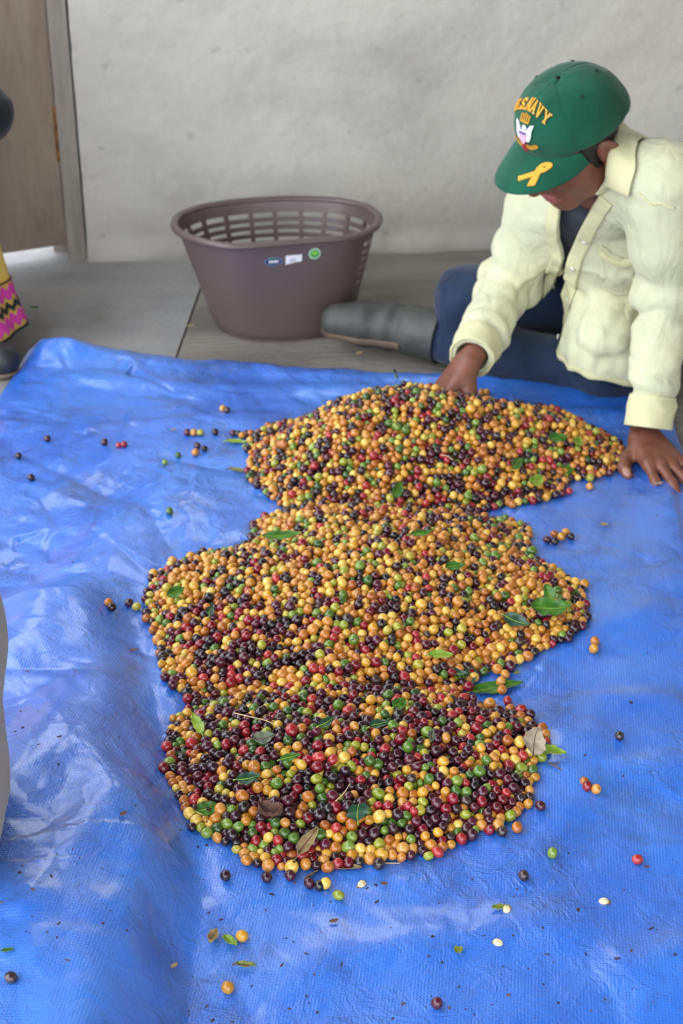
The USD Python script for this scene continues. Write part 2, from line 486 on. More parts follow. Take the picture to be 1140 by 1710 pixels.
tarp_mat = M("blue_polyethylene", {
    "g": ("geometry", {}),
    "n": ("noise_texture", {"scale": 3.0, "detail": 7, "roughness": 0.65}),
    "r": ("rgb_ramp", {"ramp": [(0.3, srgb(36, 94, 190)), (0.5, srgb(48, 110, 208)), (0.7, srgb(66, 130, 220))]}),
    "nd": ("noise_texture", {"scale": 9, "detail": 8, "roughness": 0.72, "distortion": 0.6}),
    "rd": ("rgb_ramp", {"ramp": [(0.52, (0, 0, 0)), (0.70, (0.65, 0.65, 0.65))]}),
    "x": ("mix", {"color2": srgb(52, 72, 110)}),
    "m1": ("mapping", {"rotation": (0, 0, 0.12)}),
    "wa": ("wave_texture", {"scale": 90, "bands_direction": "x", "distortion": 1.6, "detail": 2}),
    "wb": ("wave_texture", {"scale": 90, "bands_direction": "y", "distortion": 1.6, "detail": 2}),
    "ma": ("math", {"math_type": "multiply"}),
    "wv": ("vector_math", {"math_type": "multiply_add", "vector2": (0.05, 0.05, 0.05)}), "cr": ("voronoi_texture", {"scale": 13, "feature": "distance_to_edge", "detail": 2}),
    "nc": ("noise_texture", {"scale": 30, "detail": 6, "roughness": 0.62, "distortion": 0.9}), "na": ("math", {"math_type": "subtract", "value2": 0.5}), "nb": ("math", {"math_type": "absolute"}), "nm": ("noise_texture", {"scale": 4.5, "detail": 3}), "nr": ("map_range", {"from_min": 0.4, "from_max": 0.62, "to_min": 0.25, "to_max": 1.0, "clamp": True}), "nx": ("math", {"math_type": "multiply"}), "crm": ("math", {"math_type": "minimum", "value2": 0.12}), "b3": ("bump", {"strength": 0.35, "distance": 0.010}),
    "b1": ("bump", {"strength": 0.22, "distance": 0.002}), "b2": ("bump", {"strength": 0.75, "distance": 0.012}),
    "p": ("principled_bsdf", {"roughness": 0.24, "specular_ior_level": 0.8, "coat_weight": 0.7, "coat_roughness": 0.17})},
    [("g.position", "n.vector"), ("n.fac", "r.fac"), ("g.position", "nd.vector"), ("nd.fac", "rd.fac"), ("r.color", "x.color1"), ("rd.color", "x.fac"), ("x.color", "p.base_color"),
     ("g.position", "m1.vector"), ("m1.vector", "wa.vector"), ("m1.vector", "wb.vector"), ("wa.fac", "ma.value1"), ("wb.fac", "ma.value2"), ("ma.value", "b1.height"),
     ("g.position", "nc.vector"), ("nc.fac", "na.value1"), ("na.value", "nb.value1"), ("g.position", "nm.vector"), ("nm.fac", "nr.value"), ("nb.value", "nx.value1"), ("nr.result", "nx.value2"), ("nx.value", "b2.height"), ("nc.color", "wv.vector1"), ("g.position", "wv.vector3"), ("wv.vector", "cr.vector"), ("cr.distance", "crm.value1"), ("crm.value", "b3.height"), ("b3.normal", "b2.normal"), ("b2.normal", "b1.normal"), ("b1.normal", "p.normal")])
tarp = thing("tarpaulin", "large creased blue woven plastic tarpaulin spread on the concrete floor", "tarpaulin")
obj("sheet", sheet(np.concatenate([TP, TZ[..., None]], 2)[:, ::-1], 0.0012), tarp_mat, tarp, smooth=True)


def on_tarp(px, py, lift=0.0):
    """Where the sight line of a pixel meets the tarpaulin, raised by lift."""
    z = 0.0
    for _ in range(6):
        p = ground(px, py, z)
        z = float(tarp_z(p[:2])[0]) + lift
    return ground(px, py, z)

# ------------------------------------------------------------------ coffee cherries
BACK = gline((430, 772), (425, 790), (447, 818), (482, 852), (560, 863), (640, 869), (720, 866), (800, 856), (870, 842), (932, 828), (915, 815), (960, 800), (1022, 792), (1014, 748),
             (985, 728), (900, 706), (800, 690), (720, 676), (640, 678), (560, 694), (510, 712), (460, 735))
MID = gline((336, 1192), (305, 1165), (278, 1110), (252, 1055), (247, 1015), (275, 978), (335, 948), (405, 930), (440, 892), (490, 862), (600, 858), (720, 868), (850, 880), (858, 915), (882, 950),
            (945, 985), (966, 1012), (978, 1046), (940, 1072), (880, 1092), (838, 1112), (790, 1136), (745, 1166), (690, 1180), (560, 1190), (430, 1196))
FRONT = gline((355, 1190), (305, 1230), (296, 1300), (314, 1352), (336, 1400), (362, 1418), (370, 1462), (392, 1440), (430, 1452), (470, 1458), (520, 1450), (590, 1444), (660, 1438), (720, 1426),
              (780, 1404), (830, 1382), (868, 1352), (874, 1305), (905, 1275), (892, 1240), (855, 1216), (800, 1200), (760, 1180), (650, 1168), (500, 1168), (400, 1176))
HEAPS = [(Polygon(BACK).buffer(-0.006), 0.155, 0.90), (Polygon(MID).buffer(-0.011), 0.072, 0.54), (Polygon(FRONT).buffer(-0.009), 0.060, 0.54)]
CR = 0.0061


def heap_z(P):
    """The heaps' top above the tarpaulin, and the number of the heap."""
    pts = shapely.points(P)
    H, which = np.full(len(P), -1.0), np.zeros(len(P), int)
    lump = (meshkit.fbm(np.column_stack([P * 14, np.zeros(len(P))]), 3, 44) - 0.5) * 0.020
    ragged = (meshkit.fbm(np.column_stack([P * 30, np.zeros(len(P))]), 3, 47) - 0.5) * 0.026
    for i, (poly, hm, sl) in enumerate(HEAPS):
        inside = shapely.contains(poly, pts)
        d = shapely.distance(poly.exterior, pts)
        d = np.where(inside, d, -d) + ragged
        inside, d = d > 0, np.maximum(d, 0)
        h = np.where(inside, hm * (1 - np.exp(-d * sl / hm)) + lump * np.clip(d / 0.06, 0, 1) + 0.010, -1)
        which = np.where(h > H, i, which)
        H = np.maximum(H, h)
    return H, which


def fill_heaps():
    allp = shapely.union_all([h[0] for h in HEAPS])
    x0, y0, x1, y1 = allp.buffer(0.015).bounds
    n = int((x1 - x0) * (y1 - y0) * 32000)
    P = np.column_stack([RNG.uniform(x0, x1, n), RNG.uniform(y0, y1, n)])
    H, _ = heap_z(P)
    P, H = P[H > 0], H[H > 0]
    r = CR * np.clip(RNG.normal(1, 0.13, len(P)), 0.70, 1.32)
    shell = 0.027
    u = RNG.uniform(0, 1, len(P))
    keep = u < np.clip((np.minimum(H, shell) + 0.004) / shell, 0.3, 1)
    P, H, r, u = P[keep], H[keep], r[keep], u[keep]
    T = tarp_z(P)
    Q = np.column_stack([P, T + np.maximum(r, H - u * shell)])
    for it in range(46):
        pairs = cKDTree(Q).query_pairs(2 * CR * 1.25, output_type="ndarray")
        a, b = pairs[:, 0], pairs[:, 1]
        d = Q[a] - Q[b]
        L = np.linalg.norm(d, axis=1) + 1e-9
        o = np.maximum(0, (r[a] + r[b]) * 0.965 - L)
        push = d / L[:, None] * (o * 0.36)[:, None]
        np.add.at(Q, a, push); np.add.at(Q, b, -push)
        Q[:, 2] -= 0.0005
        if it % 3 == 0 or it > 40:
            H, which = heap_z(Q[:, :2]); T = tarp_z(Q[:, :2])
        top = T + np.maximum(r * 1.02, H)
        Q[:, 2] = np.clip(Q[:, 2], T + np.maximum(r * 0.98, H - shell - 0.008), top + 0.002)
    H, which = heap_z(Q[:, :2])
    return Q, r, which


CH, CHR, CHW = fill_heaps()
# colours: y yellow, o orange-ochre, r red, d dark purple, g green, l yellow-green
KINDS = "yordglk"
MIX = {0: [0.22, 0.25, 0.10, 0.20, 0.09, 0.06, 0.08], 1: [0.27, 0.33, 0.06, 0.15, 0.06, 0.06, 0.07], 2: [0.11, 0.12, 0.15, 0.36, 0.12, 0.06, 0.08]}


def pick_kind(p, w):
    m = np.array(MIX[w])
    px, py, _ = project(p)
    if w == 1:                                           # more dark cherries low down on the left of the middle heap
        k = np.clip((1 - np.hypot((px - 400) / 190, (py - 1090) / 110)), 0, 1) + 0.8 * np.clip(1 - np.hypot((px - 640) / 200, (py - 1150) / 50), 0, 1)
        m = m * (1 - k) + k * np.array([0.12, 0.14, 0.17, 0.40, 0.06, 0.04, 0.07])
    if w == 2:
        k = np.clip(1 - np.hypot((px - 420) / 190, (py - 1420) / 60), 0, 1)
        m = m * (1 - k) + k * np.array([0.12, 0.14, 0.15, 0.20, 0.30, 0.05, 0.04])
        k = np.clip(1 - np.hypot((px - 860) / 90, (py - 1270) / 60), 0, 1)
        m = m * (1 - k) + k * np.array([0.34, 0.22, 0.12, 0.18, 0.06, 0.04, 0.04])
    if w == 0:
        k = np.clip(1 - np.hypot((px - 800) / 150, (py - 840) / 40), 0, 1)
        m = m * (1 - k) + k * np.array([0.14, 0.14, 0.12, 0.36, 0.12, 0.06, 0.06])
    c = meshkit.noise(np.array([p * [30, 30, 30]]), 77)[0]
    m = m * (1 + (c - 0.5) * np.array([1.3, 1.3, -0.7, -1.0, 0.4, 0.3, 0]))
    m = np.clip(m, 0.005, None)
    return KINDS[RNG.choice(7, p=m / m.sum())]


def cherry_mat(name, c1, c2, c3):
    """Shiny skin: the tone differs from one cherry to the next and blushes over each skin."""
    return M(name, {
        "o": ("object_info", {}), "r": ("rgb_ramp", {"ramp": [(0.0, srgb(*c1)), (0.5, srgb(*c2)), (1.0, srgb(*c3))]}),
        "t": ("texture_coordinate", {}), "lo": ("vector_math", {"math_type": "multiply_add", "vector2": (1, 1, 1)}),
        "n": ("noise_texture", {"scale": 75, "detail": 2}), "a": ("math", {"math_type": "multiply_add", "value2": 0.9, "value3": -0.45}), "s": ("math", {"math_type": "add", "use_clamp": True}),
        "n2": ("noise_texture", {"scale": 420, "detail": 3}), "b": ("bump", {"strength": 0.12, "distance": 0.001}),
        "p": ("principled_bsdf", {"roughness": 0.25, "specular_ior_level": 0.5, "coat_weight": 0.4, "coat_roughness": 0.08})},
        [("t.object", "lo.vector1"), ("o.location", "lo.vector3"), ("lo.vector", "n.vector"), ("n.fac", "a.value1"), ("a.value", "s.value1"), ("o.random", "s.value2"), ("s.value", "r.fac"),
         ("r.color", "p.base_color"), ("lo.vector", "n2.vector"), ("n2.fac", "b.height"), ("b.normal", "p.normal")])


CMAT = {
    "y": cherry_mat("skin_yellow", (176, 118, 34), (206, 152, 48), (220, 182, 84)),
    "o": cherry_mat("skin_ochre", (150, 80, 28), (186, 118, 40), (200, 142, 66)),
    "r": cherry_mat("skin_red", (84, 10, 22), (134, 20, 34), (172, 52, 48)),
    "d": cherry_mat("skin_purple", (32, 12, 22), (56, 16, 32), (84, 22, 40)),
    "g": cherry_mat("skin_green", (46, 76, 28), (86, 120, 40), (128, 148, 58)),
    "l": cherry_mat("skin_lime", (122, 136, 36), (158, 156, 50), (180, 160, 62)),
    "k": cherry_mat("skin_black", (26, 22, 26), (40, 30, 32), (66, 46, 42))}
scar_mat = plain("calyx_scar", (96, 70, 44), 0.7)
scar_dark = plain("calyx_scar_dark", (52, 36, 30), 0.7)
COLOUR = {"y": "yellow", "o": "ochre orange", "r": "bright red", "d": "dark purple", "g": "green", "l": "yellow-green", "k": "shrivelled black"}


def cherry_mesh(kind, seed, r=1.0):
    """An oval fruit with a dimpled, ringed tip; the dry black ones are wrinkled."""
    rng = np.random.default_rng(seed)
    a = np.linspace(0, np.pi, 13)
    rad, zz = np.sin(a) ** 0.94, -np.cos(a) * rng.uniform(1.0, 1.14)
    rad[0] = rad[-1] = 0
    zz[-1] -= 0.085; zz[-2] -= 0.0; zz[0] += 0.06                    # dimples at the tip and at the stalk
    n = 18
    th = np.linspace(0, 2 * np.pi, n, endpoint=False)
    flat = rng.uniform(0.9, 0.98)
    rings = [np.stack([q * np.cos(th), q * np.sin(th) * flat, th * 0 + z], 1) for q, z in zip(rad[1:-1], zz[1:-1])]
    m = skin(rings)
    m.vertices[-2], m.vertices[-1] = (0, 0, zz[0]), (0, 0, zz[-1])
    v = m.vertices
    if kind == "k":
        q = v / np.linalg.norm(v, axis=1, keepdims=True)
        v = v * (0.86 + 0.26 * meshkit.fbm(q * 3.2 + seed, 3, seed)[:, None])
    else:
        v = v * (0.97 + 0.06 * meshkit.noise(v * 1.3 + seed, seed)[:, None])
    return trimesh.Trimesh(v * r, m.faces, process=False)


def scar_mesh(r=1.0):
    m = trimesh.creation.torus(0.17, 0.05, major_sections=10, minor_sections=5)
    c = trimesh.creation.icosphere(0, 0.06)
    m = join([m, c]); m.apply_translation((0, 0, 1.015)); m.apply_scale(r)
    return m


def rand_rot(rng):
    q = rng.normal(size=4); q /= np.linalg.norm(q)
    return q


def visible_nearest(Q, r, count):
    s = project(Q)
    tree = cKDTree(s[:, :2])
    rp = FPX * r / s[:, 2]
    ok = []
    order = np.argsort(-s[:, 1])
    for i in order:
        near = [j for j in tree.query_ball_point(s[i, :2], 30) if j != i and s[j, 2] < s[i, 2] - 0.002]
        cover = 0
        for ox, oy in ((0, 0), (0.55, 0), (-0.55, 0), (0, 0.55), (0, -0.55), (0.4, -0.4), (-0.4, -0.4)):
            q = s[i, :2] + np.array([ox, oy]) * rp[i]
            cover += any(np.hypot(*(s[j, :2] - q)) < rp[j] for j in near)
        if cover <= 2:
            ok.append(i)
            if len(ok) >= count:
                break
    return ok


CHK = [pick_kind(p, w) for p, w in zip(CH, CHW)]
FRONT_N = 225
solo = visible_nearest(CH, CHR, FRONT_N)
CUT = project(CH[solo])[:, 1].min()

PROTO = {}


def cherry(kind, p, r, q, label, group=None):
    """One cherry as an object of its own: the first of a kind is built, the others refer to it."""
    name = "coffee_cherry"
    path = numbered("/World", name)
    xf = UsdGeom.Xform.Define(stage, path)
    xf.AddTranslateOp().Set(Gf.Vec3d(*map(float, p)))
    xf.AddOrientOp().Set(Gf.Quatf(*map(float, q)))
    xf.AddScaleOp().Set(Gf.Vec3f(*([float(r / CR)] * 3)))
    v = random.randrange(2)
    if (kind, v) in PROTO:
        xf.GetPrim().GetReferences().AddInternalReference(PROTO[kind, v])
        xf.GetPrim().SetInstanceable(True)
    else:
        cls = stage.DefinePrim(f"/World/Looks/cherry_kinds/kind_{KINDS.index(kind)}_{v}", "Xform")
        cls.SetSpecifier(Sdf.SpecifierClass)
        usdkit.mesh(stage, f"{cls.GetPath()}/fruit", cherry_mesh(kind, 5 + v * 7 + KINDS.index(kind), CR), CMAT[kind], smooth=True)
        usdkit.mesh(stage, f"{cls.GetPath()}/calyx", scar_mesh(CR), scar_dark if kind in "dkr" else scar_mat, smooth=True)
        PROTO[kind, v] = cls.GetPath()
        xf.GetPrim().GetReferences().AddInternalReference(cls.GetPath())
        xf.GetPrim().SetInstanceable(True)
    return tag(xf, label, "coffee cherry", group)


for i in solo:
    k = CHK[i]
    px_ = project(CH[i])[0]
    where = ("at the left end of the front heap's near edge" if px_ < 405 else "in the front heap's near edge left of the dry leaf" if px_ < 513 else "in the front heap's near edge below the torn dark leaf" if px_ < 640
             else "in the front heap's near edge right of the torn leaf" if px_ < 750 else "at the right end of the front heap's near edge")
    cherry(k, CH[i], CHR[i], rand_rot(RNG), f"{COLOUR[k]} cherry {where}", f"{COLOUR[k]} cherries {where}")

# the thousands of others: one instancer
rest = np.setdiff1d(np.arange(len(CH)), solo)
pi = UsdGeom.PointInstancer.Define(stage, "/World/coffee_cherry_heap")
protos, pidx = [], {}
for k in KINDS:
    for v in range(3):
        pth = f"/World/coffee_cherry_heap/kinds/fruit_{len(protos):03d}"
        usdkit.mesh(stage, pth, join([cherry_mesh(k, 60 + v * 9 + KINDS.index(k), CR)]), CMAT[k], smooth=True)
        pidx[k, v] = len(protos)
        protos.append(Sdf.Path(pth))
pi.CreatePrototypesRel().SetTargets(protos)
pi.CreateProtoIndicesAttr(Vt.IntArray([pidx[CHK[i], int(RNG.integers(3))] for i in rest]))
pi.CreatePositionsAttr(Vt.Vec3fArray.FromNumpy(CH[rest].astype(np.float32)))
pi.CreateScalesAttr(Vt.Vec3fArray.FromNumpy(np.repeat((CHR[rest] / CR)[:, None], 3, 1).astype(np.float32)))
pi.CreateOrientationsAttr(Vt.QuathArray([Gf.Quath(*map(float, rand_rot(RNG))) for _ in rest]))
tag(pi, "three merged heaps of ripe yellow, red, purple and green coffee cherries on the blue tarpaulin", "coffee cherries", None, "stuff")
print("cherries", len(CH), "solo", len(solo), "cut", CUT)

# ------------------------------------------------------------------ laundry basket
plastic = M("brown_plastic", {"g": ("geometry", {}), "n": ("noise_texture", {"scale": 300, "detail": 2}), "b": ("bump", {"strength": 0.08, "distance": 0.002}),
                              "p": ("principled_bsdf", {"base_color": srgb(92, 78, 76), "roughness": 0.33, "specular_ior_level": 0.5})},
            [("g.position", "n.vector"), ("n.fac", "b.height"), ("b.normal", "p.normal")])
BH = 0.225
rim_px = [(293, 378), (299, 361), (338, 346), (400, 337), (480, 332), (560, 335), (610, 345), (630, 361), (626, 378), (604, 391), (572, 397.5), (480, 404.5), (390, 412.5), (340, 403), (305, 391)]
rim_pts = np.array([ground(a, b, BH) for a, b in rim_px])[:, :2]


def closed_curve(P, n, rounds=3, keep=None):
    P = np.asarray(P, float)
    for _ in range(rounds):                                        # Chaikin, then even spacing
        Q = np.roll(P, -1, 0)
        P = np.stack([0.8 * P + 0.2 * Q, 0.2 * P + 0.8 * Q], 1).reshape(-1, P.shape[1])
    C = np.vstack([P, P[:1]])
    L = np.concatenate([[0], np.cumsum(np.linalg.norm(np.diff(C, axis=0), axis=1))])
    t = np.linspace(0, L[-1], n, endpoint=False)
    return np.stack([np.interp(t, L, C[:, k]) for k in range(C.shape[1])], 1)


NB = 240
rim_c = closed_curve(rim_pts, NB)
if Polygon(rim_c).exterior.is_ccw is False:
    rim_c = rim_c[::-1]
base_ctr = np.array([ground(470, 573)[0], ground(470, 573)[1] + 0.118])
rc = rim_c.mean(0)
base_c = (rim_c - rc)
ang = np.arctan2(base_c[:, 1], base_c[:, 0])
ell = np.stack([0.146 * np.cos(ang), 0.118 * np.sin(ang)], 1)
base_c = base_ctr + 0.35 * base_c * 0.70 + 0.65 * ell


def bring(z, inset=0.0, sel=None):
    t = np.clip(z / BH, 0, 1)
    c = base_c * (1 - t) + rim_c * t
    if z < 0.02:
        ctr = c.mean(0); c = ctr + (c - ctr) * (1 - 0.06 * (1 - z / 0.02) ** 2)
    if inset:
        d = np.roll(c, -1, 0) - np.roll(c, 1, 0)
        nrm = np.stack([d[:, 1], -d[:, 0]], 1); nrm /= np.linalg.norm(nrm, axis=1, keepdims=True)
        c = c - nrm * inset
    q = np.column_stack([c, np.full(len(c), z)])
    return q if sel is None else q[sel]


def band(z0, z1, sel=None, thick=0.0034, proud=0.0, nz=6, closed=False):
    """A strip of the basket's wall between two heights, along the outline or a stretch of it."""
    zs = np.linspace(z0, z1, nz)
    outer = [bring(z, -proud, sel) for z in zs]
    inner = [bring(z, thick, sel) for z in zs[::-1]]
    prof = np.array(outer + inner)                                 # a loop of profile points at each place along the outline
    return skin(np.swapaxes(prof, 0, 1) if not closed else np.concatenate([np.swapaxes(prof, 0, 1), np.swapaxes(prof, 0, 1)[:1]]), caps=not closed)


mid_y = (rim_c[:, 1] - rc[1])
front_dir = np.arctan2(rim_c[:, 1] - rc[1], rim_c[:, 0] - rc[0])
# the open stretch runs round the back from the left end to the right end
open_sel = np.where((front_dir > -0.42) & (front_dir < math.pi) | (front_dir < -2.75))[0]
start = np.where(np.diff(np.concatenate([[open_sel[-1] - NB], open_sel])) > 1)[0]
open_sel = np.roll(open_sel, -start[0]) if len(start) else open_sel
solid_sel = np.concatenate([[open_sel[-1]], np.setdiff1d(np.arange(NB), open_sel), [open_sel[0]]])
ss = np.setdiff1d(np.arange(NB), open_sel)
st = np.where(np.diff(np.concatenate([[ss[-1] - NB], ss])) > 1)[0]
ss = np.roll(ss, -st[0]) if len(st) else ss
solid_sel = np.concatenate([[open_sel[-1]], ss, [open_sel[0]]])
basket = thing("laundry_basket", "brown plastic laundry basket with slotted back and flat front panel, standing on the floor", "basket")
bottom = trimesh.creation.extrude_polygon(Polygon(bring(0.004)[:, :2]), 0.005, engine="earcut"); bottom.apply_translation((0, 0, 0.001))
obj("body", join([band(0.001, 0.105, closed=True, nz=14), bottom]), plastic, basket, smooth=50)
obj("front_panel", band(0.105, 0.215, solid_sel, nz=10), plastic, basket, smooth=50)
obj("upper_band", band(0.200, 0.222, open_sel, nz=4), plastic, basket, smooth=50)
for i, z in enumerate(np.linspace(0.119, 0.185, 5)):
    obj("slat", band(z - 0.0042, z + 0.0042, open_sel, thick=0.0045, nz=3), plastic, basket, smooth=50)
for i, k in enumerate(np.linspace(0, len(open_sel) - 3, 14).astype(int)):
    obj("rib", band(0.100, 0.204, open_sel[k:k + 3], thick=0.0055, proud=0.001, nz=5), plastic, basket, smooth=50)
lip = []
for c in bring(BH):
    lip.append(c)
lip = np.array(lip + lip[:2])
a = np.linspace(0, 2 * np.pi, 12, endpoint=False)
d = np.gradient(lip[:, :2], axis=0); nrm = np.stack([d[:, 1], -d[:, 0]], 1); nrm /= np.linalg.norm(nrm, axis=1, keepdims=True)
rings = [p + np.outer(np.cos(q_ := a) * 0.0088 + 0.004, [n_[0], n_[1], 0]) + np.outer(np.sin(a) * 0.0068, [0, 0, 1]) for p, n_ in zip(lip[:NB + 1], nrm[:NB + 1])]
obj("rim", skin(rings, caps=False), plastic, basket, smooth=60, label="rolled glossy rim")
for z in np.linspace(0.03, 0.19, 14):
    pass
p1, p2 = ground(390, 412.5, BH), ground(572, 397.5, BH)
pb = np.append(bring(0.06)[np.argmin(bring(0.06)[:, 1])][:2], 0.06)
PN = unit(np.cross(p2 - p1, pb - p1)); PN = PN if PN[1] < 0 else -PN
PX = unit(p2 - p1); PY = unit(np.cross(PN, PX)); PY = PY if PY[2] > 0 else -PY


def on_panel(px, py):
    d = ray(px, py)
    return EYE + d * (((p1 - EYE) @ PN) / (d @ PN))


def sticker(name, poly, px, py, mat, off, label, parent, depth=0.0006):
    m = prism(poly, depth)
    R = np.eye(4); R[:3, 0], R[:3, 1], R[:3, 2], R[:3, 3] = PX, np.cross(PN, PX), PN, on_panel(px, py) + PN * off
    m.apply_transform(R)
    return obj(name, m, mat, parent, smooth=False, label=label)


white_paper = plain("white_paper", (226, 226, 232), 0.5)
oval = affinity.scale(Point(0, 0).buffer(1, 32), 0.0185, 0.0095)
st0 = sticker("sticker", oval, 456, 436, plain("sticker_rim", (104, 132, 168), 0.4), 0.001, "oval dark blue printed sticker", basket)
sticker("sticker_print", affinity.scale(oval, 0.87, 0.8), 456, 436, plain("sticker_navy", (22, 32, 66), 0.4), 0.0016, None, st0)
sticker("sticker_print", shapely.union_all([LineString([(x_, -0.0022), (x_ + 0.0012 * (i % 2), 0.0022)]).buffer(0.0011) for i, x_ in enumerate(np.linspace(-0.0085, 0.0085, 6))] + [LineString([(-0.0085, 0), (0.0085, 0)]).buffer(0.0007)]), 456, 436, white_paper, 0.0022, None, st0)
sticker("sticker_print", affinity.translate(LineString([(-0.009, 0), (0.006, 0.0012)]).buffer(0.0009), 0, 0.006), 456, 436, plain("sticker_green", (70, 130, 90), 0.4), 0.0022, None, st0)
sq = Polygon([(-0.0155, -0.0098), (0.0155, -0.0098), (0.0155, 0.0098), (-0.0155, 0.0098)]).buffer(0.0012)
st1 = sticker("sticker", sq, 490, 433.5, white_paper, 0.001, "small white printed price label", basket)
for i in range(3):
    sticker("sticker_print", LineString([(-0.008, 0.003 - 0.003 * i), (0.006 - 0.004 * (i % 2), 0.003 - 0.003 * i)]).buffer(0.0006), 490, 434, plain("print_grey%d" % i, (150, 152, 160), 0.5), 0.0016, None, st1)
st2 = sticker("sticker", Point(0, 0).buffer(0.0125, 24), 525, 423, plain("sticker_pale", (168, 196, 168), 0.4), 0.001, "round green sticker with a pale border", basket)
sticker("sticker_print", Point(0, 0).buffer(0.0088, 24), 525, 423, plain("sticker_green2", (66, 150, 74), 0.4), 0.0016, None, st2)
sticker("sticker_print", affinity.translate(affinity.scale(Point(0, 0).buffer(1, 16), 0.005, 0.0028), 0, 0.002), 525, 423, plain("sticker_lime", (150, 196, 70), 0.4), 0.0022, None, st2)

#@@MAN_START
# ------------------------------------------------------------------ people: shared builders
def gradient(f, p, e=0.0015):
    g = np.stack([f(p + np.eye(3)[k] * e) - f(p - np.eye(3)[k] * e) for k in range(3)], -1)
    return g / (np.linalg.norm(g, axis=1, keepdims=True) + 1e-12)


def onto(f, p, off=0.0, it=12):
    """Moves points onto the surface f = off."""
    p = np.atleast_2d(np.asarray(p, float)).copy()
    for _ in range(it):
        p -= gradient(f, p) * ((f(p) - off) * 0.8)[:, None]
    return p


def hit(f, px, py, y0=1.9, y1=3.4):
    """The first point of the surface f = 0 on a pixel's sight line."""
    d = ray(px, py); d = d / d[1]
    t = np.linspace(y0, y1, 900)
    v = f(EYE + t[:, None] * d)
    k = np.argmax(v < 0) if (v < 0).any() else int(np.argmin(v))
    return EYE + t[k] * d


def manifold(m):
    return manifold3d.Manifold(manifold3d.Mesh(vert_properties=np.asarray(m.vertices, np.float32), tri_verts=np.asarray(m.faces, np.uint32)))


def union_all(ms):
    """One continuous body out of overlapping closed meshes."""
    try:
        out = manifold(ms[0])
        for m in ms[1:]:
            out = out + manifold(m)
        if out.num_tri() > 100:
            g = out.to_mesh()
            return trimesh.Trimesh(np.asarray(g.vert_properties[:, :3], float), np.asarray(g.tri_verts), process=False)
    except Exception as e:
        print("union fell back:", e)
    return join(ms)


def tint(prim, colors):
    UsdGeom.PrimvarsAPI(prim).CreatePrimvar("tint", Sdf.ValueTypeNames.Color3fArray, "vertex").Set(Vt.Vec3fArray.FromNumpy(np.asarray(colors, np.float32)))


skin_mat = M("skin", {"a": ("attribute", {"attribute": "tint"}), "g": ("geometry", {}), "n": ("noise_texture", {"scale": 55, "detail": 5}), "r": ("rgb_ramp", {"ramp": [(0.3, (0.72, 0.70, 0.70)), (0.7, (1.2, 1.15, 1.12))]}),
                      "x": ("mix", {"mix_type": "multiply", "fac": 0.55}), "n2": ("noise_texture", {"scale": 420, "detail": 3}), "b": ("bump", {"strength": 0.25, "distance": 0.001}),
                      "p": ("principled_bsdf", {"roughness": 0.48, "subsurface_weight": 0.06, "subsurface_radius": (0.006, 0.003, 0.002), "subsurface_scale": 1.0})},
             [("g.position", "n.vector"), ("n.fac", "r.fac"), ("a.color", "x.color1"), ("r.color", "x.color2"), ("x.color", "p.base_color"), ("g.position", "n2.vector"), ("n2.fac", "b.height"), ("b.normal", "p.normal")])
SKIN = np.array(srgb(116, 72, 55)); LIP = np.array(srgb(150, 82, 80)); NAIL = np.array(srgb(156, 116, 100)); KNUCKLE = np.array(srgb(112, 68, 54))


def head_sdf():
    """A face and skull about the point between the ears: x to the person's right, y forward, z up."""
    base = blend([ellipsoid((0, -0.010, 0.026), (0.072, 0.086, 0.072)), ellipsoid((0, 0.035, -0.045), (0.056, 0.062, 0.066)), ellipsoid((0, 0.068, -0.094), (0.026, 0.020, 0.019)),
                  ellipsoid((0.046, 0.052, -0.022), (0.024, 0.028, 0.026)), ellipsoid((-0.046, 0.052, -0.022), (0.024, 0.028, 0.026)),
                  ellipsoid((0.05, 0.02, -0.07), (0.014, 0.03, 0.022)), ellipsoid((-0.05, 0.02, -0.07), (0.014, 0.03, 0.022))], 0.03)
    brow = cone((-0.032, 0.074, 0.020), (0.032, 0.074, 0.020), 0.010, 0.010)
    nose = blend([cone((0, 0.088, 0.018), (0, 0.112, -0.028), 0.008, 0.0125), ellipsoid((0.013, 0.098, -0.033), (0.009, 0.011, 0.008)), ellipsoid((-0.013, 0.098, -0.033), (0.009, 0.011, 0.008))], 0.008)
    lips = blend([ellipsoid((0, 0.091, -0.0605), (0.024, 0.011, 0.0058)), ellipsoid((0, 0.089, -0.0705), (0.020, 0.011, 0.0066))], 0.003)
    eyes = [ellipsoid((s * 0.031, 0.0765, 0.002), (0.0135, 0.0125, 0.0115)) for s in (-1, 1)]
    sock = [ellipsoid((s * 0.031, 0.097, 0.003), (0.019, 0.016, 0.013)) for s in (-1, 1)]
    ears = []
    for s in (-1, 1):
        R = rot([0, 0, 1], s * 22) @ rot([1, 0, 0], -10)
        o, i = ellipsoid((s * 0.077, -0.002, -0.020), (0.0075, 0.019, 0.031), R), ellipsoid((s * 0.086, 0.002, -0.014), (0.007, 0.010, 0.017), R)
        lobe = ellipsoid((s * 0.073, 0.006, -0.046), (0.006, 0.008, 0.011))
        ears.append(lambda p, o=o, i=i, lobe=lobe: smin(np.maximum(o(p), -i(p)), lobe(p), 0.008))

    def f(p):
        d = smin(smin(base(p), brow(p), 0.014), nose(p), 0.010)
        for e in sock:
            h = -e(p)
            d = -smin(-d, -h, 0.010)
        for e in eyes:
            d = smin(d, e(p), 0.003)
        d = smin(d, lips(p), 0.005)
        groove = cone((-0.021, 0.102, -0.0655), (0.021, 0.102, -0.0655), 0.0018, 0.0018)
        d = -smin(-d, groove(p), 0.004)
        for e in ears:
            d = smin(d, e(p), 0.006)
        return d
    f.skull = ellipsoid((0, -0.010, 0.026), (0.072, 0.086, 0.072))
    f.base = base
    return f


